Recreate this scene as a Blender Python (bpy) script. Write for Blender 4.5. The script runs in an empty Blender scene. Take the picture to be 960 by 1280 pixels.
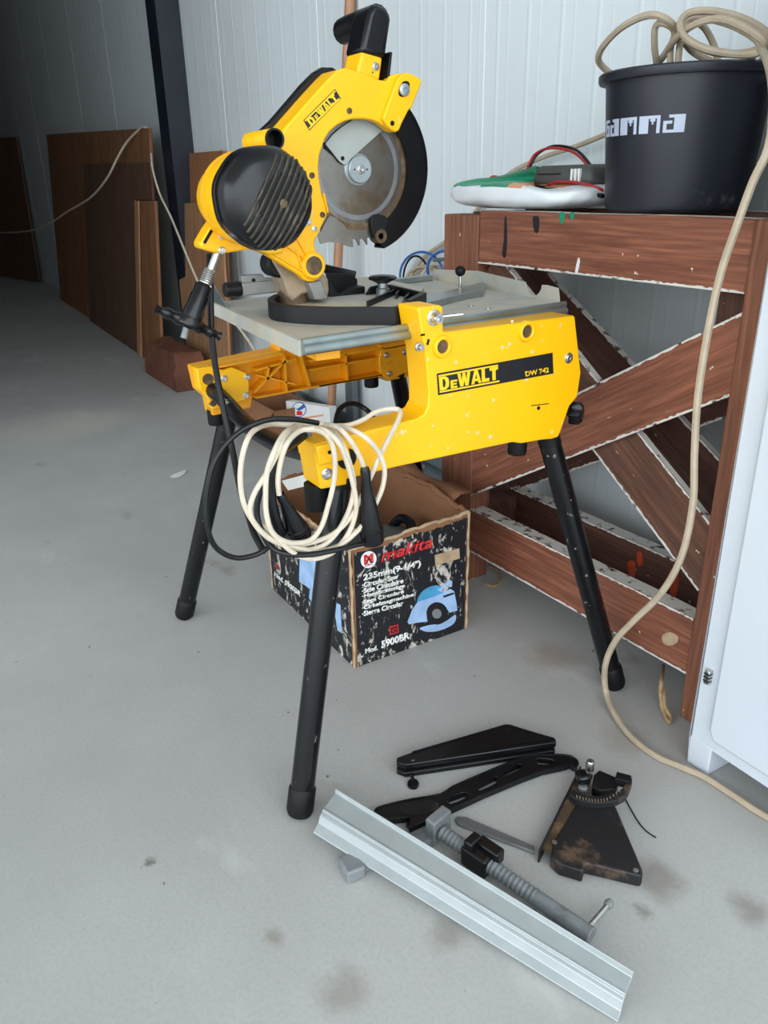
import bpy, bmesh, math, random
from mathutils import Vector as V, Matrix
random.seed(7)
D = bpy.data; S = bpy.context.scene; COL = S.collection
# ------------------------------------------------------------------ camera
FPX = 982.7; YAW = .5419; PITCH = .3979; ROLL = -.0202; EYE = V((0, 0, 1.0))
_f0 = V((-math.cos(YAW), math.sin(YAW), 0)); _r0 = _f0.cross(V((0, 0, 1)))
FW = (_f0*math.cos(PITCH) - V((0, 0, 1))*math.sin(PITCH)).normalized()
_u0 = _r0.cross(FW)
RT = (_r0*math.cos(ROLL) + _u0*math.sin(ROLL)).normalized(); UP = RT.cross(FW)
def ray(x, y): return RT*((x-480)/FPX) - UP*((y-640)/FPX) + FW
def _on(x, y, ax, v):
    d = ray(x, y); return EYE + d*((v-EYE[ax])/d[ax])
def PX(x, y, v): return _on(x, y, 0, v)      # point of a photo position on the real plane X = v
def PY(x, y, v): return _on(x, y, 1, v)
def PZ(x, y, v): return _on(x, y, 2, v)
cam = D.objects.new('camera', D.cameras.new('camera')); COL.objects.link(cam); S.camera = cam
cam.data.sensor_fit = 'VERTICAL'; cam.data.sensor_height = 36; cam.data.lens = 36*FPX/1280
cam.data.clip_start = .02
m3 = Matrix((RT, UP, -FW)).transposed(); cam.matrix_world = Matrix.Translation(EYE) @ m3.to_4x4()

# ------------------------------------------------------------------ materials
def lin(h):
    c = [int(h[i:i+2], 16)/255 for i in (0, 2, 4)]
    return tuple(x/12.92 if x <= .04045 else ((x+.055)/1.055)**2.4 for x in c) + (1,)
class NT:
    def __init__(s, name):
        s.m = D.materials.new(name); s.m.use_nodes = True; s.t = s.m.node_tree; s.n = s.t.nodes
        s.b = s.n['Principled BSDF']; s._co = None
    def add(s, typ, **kw):
        n = s.n.new(typ)
        for k, v in kw.items():
            if k in n.inputs: n.inputs[k].default_value = v
            else: setattr(n, k, v)
        return n
    def link(s, a, b): s.t.links.new(a, b)
    def co(s, scale=(1, 1, 1), rot=(0, 0, 0)):
        if s._co is None: s._co = s.add('ShaderNodeTexCoord')
        mp = s.add('ShaderNodeMapping'); mp.inputs['Scale'].default_value = scale; mp.inputs['Rotation'].default_value = rot
        s.link(s._co.outputs['Object'], mp.inputs['Vector']); return mp.outputs[0]
    def noise(s, sc, co=None, det=4, rough=.55, dist=0):
        n = s.add('ShaderNodeTexNoise', Scale=sc, Detail=det, Roughness=rough, Distortion=dist)
        s.link(co if co is not None else s.co(), n.inputs['Vector']); return n.outputs['Fac']
    def ramp(s, fac, a, b, ca=(0, 0, 0, 1), cb=(1, 1, 1, 1)):
        r = s.add('ShaderNodeValToRGB'); e = r.color_ramp.elements
        e[0].position = a; e[1].position = b; e[0].color = ca; e[1].color = cb
        s.link(fac, r.inputs[0]); return r.outputs[0]
    def mix(s, fac, a, b, typ='MIX'):
        n = s.add('ShaderNodeMix'); n.data_type = 'RGBA'; n.blend_type = typ
        for sock, v in ((n.inputs[0], fac), (n.inputs[6], a), (n.inputs[7], b)):
            if hasattr(v, 'is_output'): s.link(v, sock)
            else: sock.default_value = v
        return n.outputs[2]
    def bump(s, h, st=.2, d=.002):
        b = s.add('ShaderNodeBump', Strength=st, Distance=d); s.link(h, b.inputs['Height']); s.link(b.outputs[0], s.b.inputs['Normal'])
    def fin(s, col, rough=.5, metal=0., spec=.5):
        for k, v in (('Base Color', col), ('Roughness', rough), ('Metallic', metal), ('Specular IOR Level', spec)):
            if hasattr(v, 'is_output'): s.link(v, s.b.inputs[k])
            else: s.b.inputs[k].default_value = v
        return s.m
def plain(name, h, rough=.5, metal=0., var=.12, sc=25, bump=0., dirt=None, dirt_at=(.6, .75), dirt_sc=18, spec=.5):
    t = NT(name); c = lin(h)
    dk = tuple(x*(1-var) for x in c[:3])+(1,); lt = tuple(min(1, x*(1+var)) for x in c[:3])+(1,)
    n = t.noise(sc); col = t.ramp(n, .35, .65, dk, lt)
    if dirt:
        d = t.ramp(t.noise(dirt_sc, det=8, rough=.7), *dirt_at); col = t.mix(d, col, lin(dirt))
    if bump: t.bump(t.noise(sc*12), bump)
    return t.fin(col, rough, metal, spec)
M = {}
M['yellow'] = plain('yellow_paint', 'FFBC00', .38, 0, .03, 6, .05, 'E0C890', (.640, .655), 34)
M['yellow_cast'] = plain('yellow_casting', 'F2A60A', .45, 0, .05, 9, .08, '8A5A14', (.60, .78), 16)
M['black_paint'] = plain('black_paint', '0B0C10', .3, 0, .2, 30, .1, '8A847C', (.635, .66), 48, spec=.4)
M['black_plastic'] = plain('black_plastic', '0D0E11', .27, 0, .15, 20, .06, '3A3733', (.68, .9), 14, spec=.4)
M['black_dusty'] = plain('dusty_black_plastic', '0C0C0F', .5, 0, .2, 15, .1, '6E6255', (.60, .80), 14, spec=.35)
M['black_soft'] = plain('black_rubber', '0A0A0C', .55, 0, .2, 20, .05, spec=.3)
M['vent'] = plain('dusty_vent', '3B372F', .6, 0, .2, 40, 0, '6F6350', (.5, .7), 30, spec=.3)
M['steel'] = plain('bright_steel', 'C8C8C6', .28, 1, .1, 60)
M['galv'] = plain('zinc_plate', 'B6B4AB', .55, .12, .1, 14, .06, 'C2B396', (.46, .68), 7)
M['galv_edge'] = plain('zinc_edge', '9CA5A3', .35, .85, .1, 20)
M['cast_alu'] = plain('cast_aluminium', '9A9A97', .5, .65, .15, 22, .1, '77695A', (.58, .75), 20)
M['dusty_alu'] = plain('saw_dust_covered_casting', 'A08E78', .7, .2, .2, 30, .1)
M['blade'] = plain('saw_blade_steel', '8F8A83', .27, .9, .12, 18, 0, '75644F', (.48, .70), 9)
M['hub'] = plain('zinc_flange', 'A9B3B5', .4, .7, .1, 30)
M['greyplate'] = plain('grey_painted_guard', 'A7AEAA', .45, .1, .05, 14)
M['alu'] = plain('milled_aluminium', 'AEB4B4', .45, .45, .04, 30, .03, '8F8B82', (.64, .8), 22)
M['grey_paint'] = plain('grey_clamp_paint', '7E8284', .5, .1, .12, 30, .1, '5C5A56', (.6, .75), 20)
M['grey_flat'] = plain('grey_flat_bar', '84878A', .4, .6, .12, 30, .05)
M['rust'] = plain('rusty_dusty_steel', '5B4A38', .6, .3, .3, 25, .15, 'A07E55', (.5, .75), 26)
M['gauge'] = plain('dusty_gauge_plastic', '161619', .5, 0, .2, 10, .08, '7A5F48', (.56, .72), 9)
M['navy'] = plain('dark_navy_steel', '161C27', .45, 0, .2, 8, .05)
M['white_cord'] = plain('cream_cable', 'CFC2AD', .5, 0, .08, 30, 0, '9A8E7C', (.62, .75), 40)
M['beige_cord'] = plain('beige_cable', 'AF9F89', .55, 0, .1, 30)
M['black_cord'] = plain('black_cable', '0C0D10', .42, 0, .2, 20, spec=.4)
M['cream'] = plain('offwhite_plastic', 'E4E4E0', .5, 0, .04, 10)
M['cabinet'] = plain('white_enamel', 'C9CFD6', .35, 0, .015, 5)
M['card'] = plain('cardboard', '8A5F41', .85, 0, .12, 8, .1, '6A452D', (.55, .75), 6)
M['card_pale'] = plain('pale_cardboard_edge', 'B39A7B', .9, 0, .15, 40, .2)
M['chip'] = plain('bare_paint_chip', 'D9C89C', .7, 0, .1, 60)
M['red'] = plain('red_ink', 'D2262A', .5, 0, .05, 20)
M['white_ink'] = plain('white_ink', 'EDEDE8', .55, 0, .04, 30)
M['blue_ink'] = plain('pale_blue_ink', '9DBBE0', .5, 0, .12, 25)
M['blue2_ink'] = plain('blue_ink', '4C9BC8', .5, 0, .15, 25)
M['black_ink'] = plain('black_ink', '14151A', .45, 0, .1, 20)
M['yellow_ink'] = plain('yellow_ink', 'F7C70E', .45, 0, .04, 20)
M['bucket'] = plain('black_bucket_plastic', '20222B', .45, 0, .1, 8, .04, '5F6066', (.64, .74), 12)
M['gamma'] = plain('grey_print', 'B9C2D4', .5, 0, .05, 20)
M['grey_bucket'] = plain('grey_tub_plastic', '7E858F', .5, 0, .05, 10)
M['bag'] = plain('white_plastic_film', 'E3E6E8', .38, 0, .04, 14)
M['green_print'] = plain('green_print', '0E8B63', .4, 0, .08, 14)
M['orange_print'] = plain('orange_print', 'E0966A', .4, 0, .08, 14)
M['charger'] = plain('charger_grey', '4A4A48', .55, 0, .1, 20)
M['red_wire'] = plain('red_wire', 'A3262C', .45, 0, .1, 20)
M['copper'] = plain('copper', 'B4623C', .4, .7, .1, 20)
M['twine'] = plain('twine', 'A98C66', .9, 0, .2, 90, .3)
M['pole'] = plain('varnished_pole', 'A9795A', .5, 0, .12, 12)
M['blue_wire'] = plain('blue_wire', '2F5FA8', .45, 0, .1, 20)
M['grey_tool'] = plain('grey_tool_plastic', '59605F', .55, 0, .15, 15)
M['orange'] = plain('orange_paint', 'C2481E', .6, 0, .2, 30)

def wood(name, h1, h2, axis=0, rough=.6, sc=1., flecks=True):
    t = NT(name); s = [14*sc, 14*sc, 14*sc]; s[axis] = 1.1*sc
    co = t.co(tuple(s)); n = t.noise(2.2, co, 6, .6, 1.2)
    s2 = [60*sc]*3; s2[axis] = 2.5*sc; n2 = t.noise(3, t.co(tuple(s2)), 3, .6)
    c = t.ramp(n, .32, .68, lin(h1), lin(h2)); c = t.mix(t.ramp(n2, .35, .7), c, tuple(x*.72 for x in lin(h1)[:3])+(1,))
    if flecks:
        f = t.ramp(t.noise(55, det=2), .735, .75); c = t.mix(f, c, lin('D8C8B8'))
    t.bump(n2, .15, .001)
    return t.fin(c, rough)
M['bench'] = wood('stained_bench_wood', '7A4733', 'A86A4F')
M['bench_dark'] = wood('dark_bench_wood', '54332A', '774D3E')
def chipped():
    t = NT('chipped_white_paint_on_wood')
    n = t.noise(38, det=5, rough=.6)
    c = t.mix(t.ramp(n, .56, .62), lin('D9D3CA'), lin('4A2C22')); return t.fin(c, .7)
M['chipped'] = chipped()
M['ply'] = wood('weathered_plywood', '7E5234', 'A5754C', 2, .7, .35, False)
M['ply_dark'] = wood('dark_plywood', '5C4130', '70503B', 2, .7, .3, False)
M['ply_red'] = wood('reddish_board', '8F5E3C', 'A87249', 2, .7, .3, False)
M['ply_light'] = wood('light_brown_board', 'A0734F', 'B58A66', 2, .7, .25, False)

def concrete():
    t = NT('concrete_floor')
    a = t.noise(1.3, det=6, rough=.6); b = t.noise(7, det=6, rough=.65); g = t.noise(160, det=3)
    c = t.ramp(a, .3, .7, lin('A7A6A3'), lin('BDBCB9'))
    c = t.mix(t.ramp(b, .35, .7, (0, 0, 0, 1), (.5, .5, .5, 1)), c, lin('AEACA8'))
    c = t.mix(t.ramp(g, .4, .75, (0, 0, 0, 1), (.35, .35, .35, 1)), c, lin('999692'))
    st = t.ramp(t.noise(4.3, t.co((1, 1.6, 1)), 3, .5), .68, .76, (0, 0, 0, 1), (.5, .5, .5, 1)); c = t.mix(st, c, lin('857E73'))
    sp = t.ramp(t.noise(38, det=1), .78, .80, (0, 0, 0, 1), (.8, .8, .8, 1)); c = t.mix(sp, c, lin('57504A'))
    pale = t.ramp(t.noise(2.1, t.co((1, 2.2, 1), (0, 0, .5)), 5, .6), .62, .72, (0, 0, 0, 1), (.5, .5, .5, 1)); c = t.mix(pale, c, lin('D0CFCC'))
    nz = t.add('ShaderNodeTexNoise', Scale=14, Detail=5, Roughness=.65); t.link(t.co(), nz.inputs['Vector'])
    ad = t.add('ShaderNodeMixRGB'); ad.blend_type = 'ADD'; ad.inputs[0].default_value = .07; t.link(t.co(), ad.inputs[1]); t.link(nz.outputs['Color'], ad.inputs[2])
    for (px, py, r, col, k) in ((822, 1097, .04, '7A7166', .6), (428, 1240, .04, '857D72', .5), (560, 1170, .03, '857F75', .6), (780, 925, .05, '8A8378', .5), (186, 1080, .012, '5A534B', .8), (345, 1175, .02, '857C70', .6), (800, 1142, .016, '6F675C', .6), (940, 1140, .03, '7A7266', .6), (60, 535, .28, 'D2CCC0', .4), (120, 525, .2, 'CFC9BC', .4), (690, 820, .06, '8F7A66', .45)):
        q = PZ(px, py, 0); d = t.add('ShaderNodeVectorMath', operation='DISTANCE'); t.link(ad.outputs[0], d.inputs[0]); d.inputs[1].default_value = (q.x+.035, q.y+.035, .035)
        f = t.ramp(d.outputs['Value'], r*.45, r*1.25, (k, k, k, 1), (0, 0, 0, 1)); c = t.mix(f, c, lin(col))
    t.bump(t.noise(220, det=3), .08, .001)
    r = t.ramp(b, .3, .7, (.42,)*3+(1,), (.6,)*3+(1,))
    return t.fin(c, r)
M['concrete'] = concrete()
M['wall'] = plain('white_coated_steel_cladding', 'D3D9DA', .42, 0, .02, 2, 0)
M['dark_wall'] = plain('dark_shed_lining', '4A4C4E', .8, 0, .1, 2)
M['roof'] = plain('shed_roof_lining', 'B9BBBA', .7, 0, .05, 2)

def printed():
    t = NT('worn_black_printed_cardboard')
    n = t.noise(26, t.co((1, 1, .7)), 8, .72, .6); n2 = t.noise(70, t.co((1, 1, .35), (0, .5, 0)), 5, .7)
    w = t.ramp(n, .565, .59); w2 = t.ramp(n2, .60, .625)
    c = t.mix(w, lin('14161C'), lin('C9C3B8')); c = t.mix(w2, c, lin('B9B2A6'))
    return t.fin(c, .5)
M['printed'] = printed()

# ------------------------------------------------------------------ object helpers
W = {}
def root(name, loc, label, cat, group=None):
    o = D.objects.new(name, None); COL.objects.link(o); o.location = loc; W[o.name] = V(loc); o.empty_display_size = .05
    o['label'] = label; o['category'] = cat
    if group: o['group'] = group
    return o
def fin(name, me, mats, parent=None, smooth=35, bevel=0, label=None, kind=None, seg=2):
    if not isinstance(mats, (list, tuple)): mats = [mats]
    o = D.objects.new(name, me); COL.objects.link(o)
    off = W[parent.name] if parent else V((0, 0, 0))
    if parent: o.parent = parent; me.transform(Matrix.Translation(-off))
    W[o.name] = off
    for m in mats: me.materials.append(M[m])
    if smooth is not None:
        for p in me.polygons: p.use_smooth = True
        me.set_sharp_from_angle(angle=math.radians(smooth))
    if bevel:
        b = o.modifiers.new('bevel', 'BEVEL'); b.width = bevel; b.segments = seg; b.limit_method = 'ANGLE'; b.angle_limit = math.radians(35)
    if label: o['label'] = label
    if kind: o['kind'] = kind
    return o
def tag(o, label, cat, group=None):
    # a thing that is one mesh: its origin goes to the middle of its base
    vs = o.data.vertices; xs = [v.co for v in vs]
    c = V(((min(p.x for p in xs)+max(p.x for p in xs))/2, (min(p.y for p in xs)+max(p.y for p in xs))/2, min(p.z for p in xs)))
    o.data.transform(Matrix.Translation(-c)); o.location = c; W[o.name] = c
    o['label'] = label; o['category'] = cat
    if group: o['group'] = group
    return o
def done(bm, name):
    bmesh.ops.recalc_face_normals(bm, faces=bm.faces)
    me = D.meshes.new(name); bm.to_mesh(me); bm.free(); return me
class G:
    """collects shapes of one part"""
    def __init__(s): s.bm = bmesh.new(); s.mi = 0
    def face(s, vs, mi=None):
        try:
            f = s.bm.faces.new(vs); f.material_index = s.mi if mi is None else mi; return f
        except ValueError: return None
    def hexa(s, p):                       # 8 points: lower ring 4, upper ring 4
        v = [s.bm.verts.new(q) for q in p]
        for q in ((0, 1, 2, 3), (4, 5, 6, 7), (0, 1, 5, 4), (1, 2, 6, 5), (2, 3, 7, 6), (3, 0, 4, 7)): s.face([v[i] for i in q])
        return s
    def box(s, a, b):
        x0, y0, z0 = a; x1, y1, z1 = b
        return s.hexa([(x0, y0, z0), (x1, y0, z0), (x1, y1, z0), (x0, y1, z0), (x0, y0, z1), (x1, y0, z1), (x1, y1, z1), (x0, y1, z1)])
    def obox(s, c, ax, ay, az):           # centre and three half-axis vectors
        c, ax, ay, az = V(c), V(ax), V(ay), V(az)
        return s.hexa([c-ax-ay-az, c+ax-ay-az, c+ax+ay-az, c-ax+ay-az, c-ax-ay+az, c+ax-ay+az, c+ax+ay+az, c-ax+ay+az])
    def bar(s, a, b, w, h, up=(0, 0, 1)): # rectangular bar from a to b
        a, b = V(a), V(b); d = (b-a); u = V(up); sd = d.cross(u).normalized(); u2 = sd.cross(d).normalized()
        return s.obox((a+b)/2, d/2, sd*w/2, u2*h/2)
    def prism(s, poly, vec):
        vec = V(vec); a = [s.bm.verts.new(V(p)) for p in poly]; b = [s.bm.verts.new(V(p)+vec) for p in poly]; n = len(a)
        s.face(a); s.face(b[::-1])
        for i in range(n): s.face([a[i], a[(i+1) % n], b[(i+1) % n], b[i]])
        return s
    def ring(s, c, u, v, r, n, sq=1.):
        return [s.bm.verts.new(c + u*(r*math.cos(2*math.pi*i/n)) + v*(r*math.sin(2*math.pi*i/n))) for i in range(n)]
    def lathe(s, prof, o, axis=(0, 0, 1), n=24, caps=True, shape=None):  # prof: (radius, height)
        ax = V(axis).normalized(); u = ax.orthogonal().normalized()
        if abs(ax.z) > .99: u = V((1, 0, 0))
        elif abs(ax.x) > .99: u = V((0, 1, 0))
        v = ax.cross(u); o = V(o); rings = []
        for r, h in prof:
            if shape: rings.append([s.bm.verts.new(o+ax*h+(u*math.cos(t)+v*math.sin(t))*r*shape(t)) for t in (2*math.pi*i/n for i in range(n))])
            else: rings.append(s.ring(o+ax*h, u, v, max(r, 1e-5), n))
        for a, b in zip(rings, rings[1:]):
            for i in range(n): s.face([a[i], a[(i+1) % n], b[(i+1) % n], b[i]])
        if caps: s.face(rings[0][::-1]); s.face(rings[-1])
        return s
    def cyl(s, a, b, r0, r1=None, n=20):
        a, b = V(a), V(b); return s.lathe([(r0, 0), (r0 if r1 is None else r1, (b-a).length)], a, b-a, n)
    def tube(s, pts, r, n=8, res=6, closed=False, raw=False):
        P = [V(p) for p in pts]
        if not raw: P = smooth(P, res, closed)
        k = len(P); T = []
        for i in range(k):
            if closed: T.append((P[(i+1) % k]-P[i-1]).normalized())
            else: T.append((P[min(i+1, k-1)]-P[max(i-1, 0)]).normalized())
        nn = T[0].orthogonal().normalized(); rings = []
        for i in range(k):
            nn = (nn - T[i]*nn.dot(T[i])).normalized(); bb = T[i].cross(nn)
            rr = r(i/(k-1)) if callable(r) else r
            rings.append(s.ring(P[i], nn, bb, rr, n))
        for i in range(k if closed else k-1):
            a, b = rings[i], rings[(i+1) % k]
            for j in range(n): s.face([a[j], a[(j+1) % n], b[(j+1) % n], b[j]])
        if not closed: s.face(rings[0][::-1]); s.face(rings[-1])
        return s
    def out(s, name, mats, parent=None, **k): return fin(name, done(s.bm, name), mats, parent, **k)
def smooth(P, res=6, closed=False):
    out = []; n = len(P)
    for i in range(n if closed else n-1):
        if closed: p0, p1, p2, p3 = P[i-1], P[i], P[(i+1) % n], P[(i+2) % n]
        else: p0, p1, p2, p3 = P[max(i-1, 0)], P[i], P[i+1], P[min(i+2, n-1)]
        for j in range(res):
            t = j/res
            out.append(.5*((2*p1)+(p2-p0)*t+(2*p0-5*p1+4*p2-p3)*t*t+(3*p1-p0-3*p2+p3)*t**3))
    if not closed: out.append(P[-1])
    return out
def plate(loops, normal, thick, bevel=0, round_=None):
    if len(loops) == 1:
        g = G(); g.prism(loops[0], V(normal).normalized()*-thick); return g.bm
    return plate_holes(loops, normal, thick)
def plate_holes(loops, normal, thick):
    """flat plate with holes: outlines (lists of points in one plane), solid from the outline back along -normal"""
    nrm = V(normal).normalized(); o = V(loops[0][0]); u = nrm.orthogonal().normalized(); v = nrm.cross(u)
    cu = D.curves.new('tmp', 'CURVE'); cu.dimensions = '2D'; cu.fill_mode = 'BOTH'; cu.extrude = thick/2
    for lp in loops:
        sp = cu.splines.new('POLY'); sp.points.add(len(lp)-1); sp.use_cyclic_u = True
        for i, p in enumerate(lp):
            d = V(p)-o; sp.points[i].co = (d.dot(u), d.dot(v), 0, 1)
    ob = D.objects.new('tmp', cu); me = D.meshes.new_from_object(ob)
    mt = Matrix((u, v, nrm)).transposed().to_4x4(); mt.translation = o - nrm*thick/2
    me.transform(mt); D.objects.remove(ob); D.curves.remove(cu)
    bm = bmesh.new(); bm.from_mesh(me); bmesh.ops.remove_doubles(bm, verts=bm.verts, dist=1e-5); D.meshes.remove(me)
    return bm
def platex(loops, thick): return plate(loops, (1, 0, 0), thick)
def rnd(poly, k=3, closed=True): return smooth([V(p) for p in poly], k, closed)
def circ(c, u, v, r, n=20): return [V(c)+V(u)*(r*math.cos(2*math.pi*i/n))+V(v)*(r*math.sin(2*math.pi*i/n)) for i in range(n)]
YZ = ((0, 1, 0), (0, 0, 1))
def text(name, body, bl, br, tl, mat, parent, bold=.02, shear=0., n_off=.0006, thick=.0004, label=None, keep=None):
    """lettering fitted in the parallelogram bl-br-tl"""
    cu = D.curves.new('tmp', 'FONT'); cu.body = body; cu.offset = bold; cu.shear = shear; cu.resolution_u = 3
    ob = D.objects.new('tmp', cu); me = D.meshes.new_from_object(ob); D.objects.remove(ob); D.curves.remove(cu)
    xs = [v.co.x for v in me.vertices]; ys = [v.co.y for v in me.vertices]
    x0, x1, y0, y1 = min(xs), max(xs), min(ys), max(ys)
    if keep: y0, y1 = keep
    bl, br, tl = V(bl), V(br), V(tl); n = (br-bl).cross(tl-bl).normalized()
    for v in me.vertices:
        a = (v.co.x-x0)/(x1-x0); b = (v.co.y-y0)/(y1-y0); v.co = bl+(br-bl)*a+(tl-bl)*b+n*n_off
    bm = bmesh.new(); bm.from_mesh(me); D.meshes.remove(me)
    r = bmesh.ops.extrude_face_region(bm, geom=bm.faces[:])
    for e in r['geom']:
        if isinstance(e, bmesh.types.BMVert): e.co += n*thick
    return fin(name, done(bm, name), mat, parent, smooth=None, label=label)
BL = {'D': [[(0, 0), (.62, 0), (.93, .17), (1, .5), (.93, .83), (.62, 1), (0, 1)], [(.34, .2), (.55, .2), (.67, .5), (.55, .8), (.34, .8)]],
 'E': [[(0, 0), (1, 0), (1, .23), (.38, .23), (.38, .4), (.92, .4), (.92, .61), (.38, .61), (.38, .77), (1, .77), (1, 1), (0, 1)]],
 'W': [[(0, 1), (.18, 0), (.42, 0), (.5, .42), (.58, 0), (.82, 0), (1, 1), (.77, 1), (.69, .42), (.6, 1), (.4, 1), (.31, .42), (.23, 1)]],
 'A': [[(0, 0), (.34, 1), (.66, 1), (1, 0), (.71, 0), (.66, .19), (.34, .19), (.29, 0)], [(.40, .38), (.60, .38), (.5, .74)]],
 'L': [[(0, 0), (1, 0), (1, .25), (.42, .25), (.42, 1), (0, 1)]], 'T': [[(.3, 0), (.7, 0), (.7, .76), (1, .76), (1, 1), (0, 1), (0, .76), (.3, .76)]]}
def block_text(body, widths, bl, br, tl, mat, parent, n_off, gap=.12):
    bl, br, tl = V(bl), V(br), V(tl); n = (br-bl).cross(tl-bl).normalized(); tot = sum(widths)+gap*(len(body)-1); x = 0
    for ch_, w_ in zip(body, widths):
        lps = [[bl+(br-bl)*((x+u*w_)/tot)+(tl-bl)*v+n*n_off for u, v in lp] for lp in BL[ch_]]
        fin('lettering', done(plate(lps, n, .0004), 'lettering'), mat, parent, smooth=None); x += w_+gap
def decal(name, poly, mat, parent, n, thick=.0005, label=None):
    n = V(n).normalized(); g = G(); g.prism([V(p) for p in poly], n*thick); return g.out(name, mat, parent, smooth=None, label=label)
def bolt(parent, p, axis, r, h=.006, name='bolt', mat='steel'):
    g = G(); g.lathe([(r*1.45, -.001), (r*1.45, .0015), (r*1.35, .002), (r, .0022), (r, h*.8), (r*.85, h), (r*.5, h), (r*.45, h*.6)], p, axis, 14)
    return g.out(name, mat, parent)

# ------------------------------------------------------------------ the hall
WY = 1.56; XF = -14.; XO = 2.6; YL = -6.; HC = 4.2
g = G(); g.box((XF, YL-3, -.1), (XO+6, WY+.25, 0)); g.out('floor', 'concrete', smooth=None, kind='structure')
def cladding():
    g = G(); prof = []; x = XF; pitch = .125; k = 0
    while x < XO:
        if k % 8 == 0: prof += [(x, 0), (x+.002, .002), (x+.006, .002), (x+.008, 0)]
        prof += [(x+.050, 0), (x+.057, -.0009), (x+.061, -.0009), (x+.068, 0), (x+.098, .0), (x+.102, -.0005), (x+.106, 0)]
        x += pitch; k += 1
    lo = [g.bm.verts.new((px, WY+d, 0)) for px, d in prof]; hi = [g.bm.verts.new((px, WY+d, HC)) for px, d in prof]
    for i in range(len(prof)-1): g.face([lo[i], lo[i+1], hi[i+1], hi[i]])
    b0 = [g.bm.verts.new((prof[i][0], WY+.2, z)) for i, z in ((0, 0), (-1, 0), (-1, HC), (0, HC))]
    g.face(b0); g.face([lo[0], hi[0], b0[3], b0[0]]); g.face([lo[-1], b0[1], b0[2], hi[-1]])
    return g.out('wall_right', 'wall', smooth=None, kind='structure')
cladding()
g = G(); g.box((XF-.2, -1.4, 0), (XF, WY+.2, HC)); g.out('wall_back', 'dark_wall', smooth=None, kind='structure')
PXW = -3.35  # X where the added shading partition ends
g = G(); g.box((XF, -.75, 0), (PXW, -.6, HC)); g.out('added_shade_wall', 'dark_wall', smooth=None, kind='structure')  # unseen partition, added to keep daylight off the wall beyond the column
g = G(); g.box((PXW-.15, YL, 0), (PXW, -.75, HC)); g.out('wall_front', 'roof', smooth=None, kind='structure')
g = G(); g.box((XF-.2, YL-.2, HC), (XO+.2, WY+.25, HC+.15)); g.out('ceiling', 'roof', smooth=None, kind='structure')
# H-section column against the wall
g = G(); g.box((-4.65, 1.435, 0), (-4.49, 1.446, HC)); g.box((-4.65, 1.546, 0), (-4.49, 1.557, HC)); g.box((-4.574, 1.446, 0), (-4.566, 1.546, HC)); g.box((-4.497, 1.446, 0), (-4.49, 1.546, HC))
g.out('trim_1', 'navy', smooth=None, kind='structure')

# ------------------------------------------------------------------ flip-over saw
saw = root('flip_over_saw', (-1.33, .75, 0), 'yellow and black flip-over mitre saw standing on four black tubular legs', 'power saw')
XN = -1.0; XI = -1.058; XA = -1.6       # near panel outside / inside, far panel inside
# near side panel
out = [PX(x, y, XN) for x, y in ((393, 556), (430, 546.5), (500, 529), (521, 523.5), (530, 518), (535.5, 508), (536, 490), (532, 440), (527.5, 418), (522.5, 386),
       (525, 384), (551, 381.5), (554, 384), (554.5, 414.5), (560, 415), (717, 394.5), (719, 396), (726.5, 466), (722, 496), (712, 508), (708, 520), (701, 540), (698, 546.5),
       (690, 549), (678, 550), (652, 554.5), (641, 553), (500, 583), (434, 599), (434, 606), (401, 612), (398.5, 598), (396, 583))]
bm = platex([out], .058)
panel = fin('side_panel', done(bm, 'side_panel'), 'yellow', saw, bevel=.004, seg=3)
for p in ((552, 433), (657.5, 414)):
    g = G(); c = PX(*p, XN); g.lathe([(.0105, .001), (.0105, .004), (.0125, .006), (.0165, .005), (.018, .001), (.018, -.002)], c, (1, 0, 0), 24, caps=False); tb = g.out('tube_boss', 'yellow', panel, smooth=40)
    g = G(); g.lathe([(.0106, .0008), (.0106, .0016), (.0001, .0016)], c, (1, 0, 0), 24); g.out('tube_end', 'rust', panel)
# corner block at the free end of the panel, and its relief lines
g = G(); q = [PX(x, y, XN) for x, y in ((393, 557), (432, 547.5), (437, 572), (397, 581.5))]; g.prism([p+V((.006, 0, 0)) for p in q], (-.072, 0, 0)); g.out('end_block', 'yellow', panel, bevel=.003)
def slit(par, a, b, w, X=XN, mat='black_soft', name='slot'):
    g = G(); g.bar(PX(*a, X), PX(*b, X), w, .0012, (1, 0, 0)); return g.out(name, mat, par)
slit(panel, (664, 507), (686, 504.5), .0014); slit(panel, (536, 424), (534, 431), .004); slit(panel, (526, 419), (531, 418), .003)
g = G(); g.lathe([(.0035, -.01), (.0035, .0008), (.0001, .0008)], PX(673, 510, XN), (1, 0, 0), 10); g.out('screw_hole', 'black_soft', panel)
g = G(); g.lathe([(.003, -.01), (.003, .0068), (.0001, .0068)], PX(409.5, 564, XN), (1, 0, 0), 10); g.out('screw_hole', 'black_soft', panel)
for p, r, h in (((542, 397), .0085, .016), ((523.5, 433.5), .0048, .009), ((710.5, 447.5), .0065, .004), ((408.5, 592), .0065, .005)): bolt(panel, PX(*p, XN), (1, 0, 0), r, h)
g = G(); c = PX(542, 397, XN); g.lathe([(.0035, .0), (.0035, .045)], c, (.55, .8, .1), 12); g.out('clamp_rod', 'steel', panel)
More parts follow.
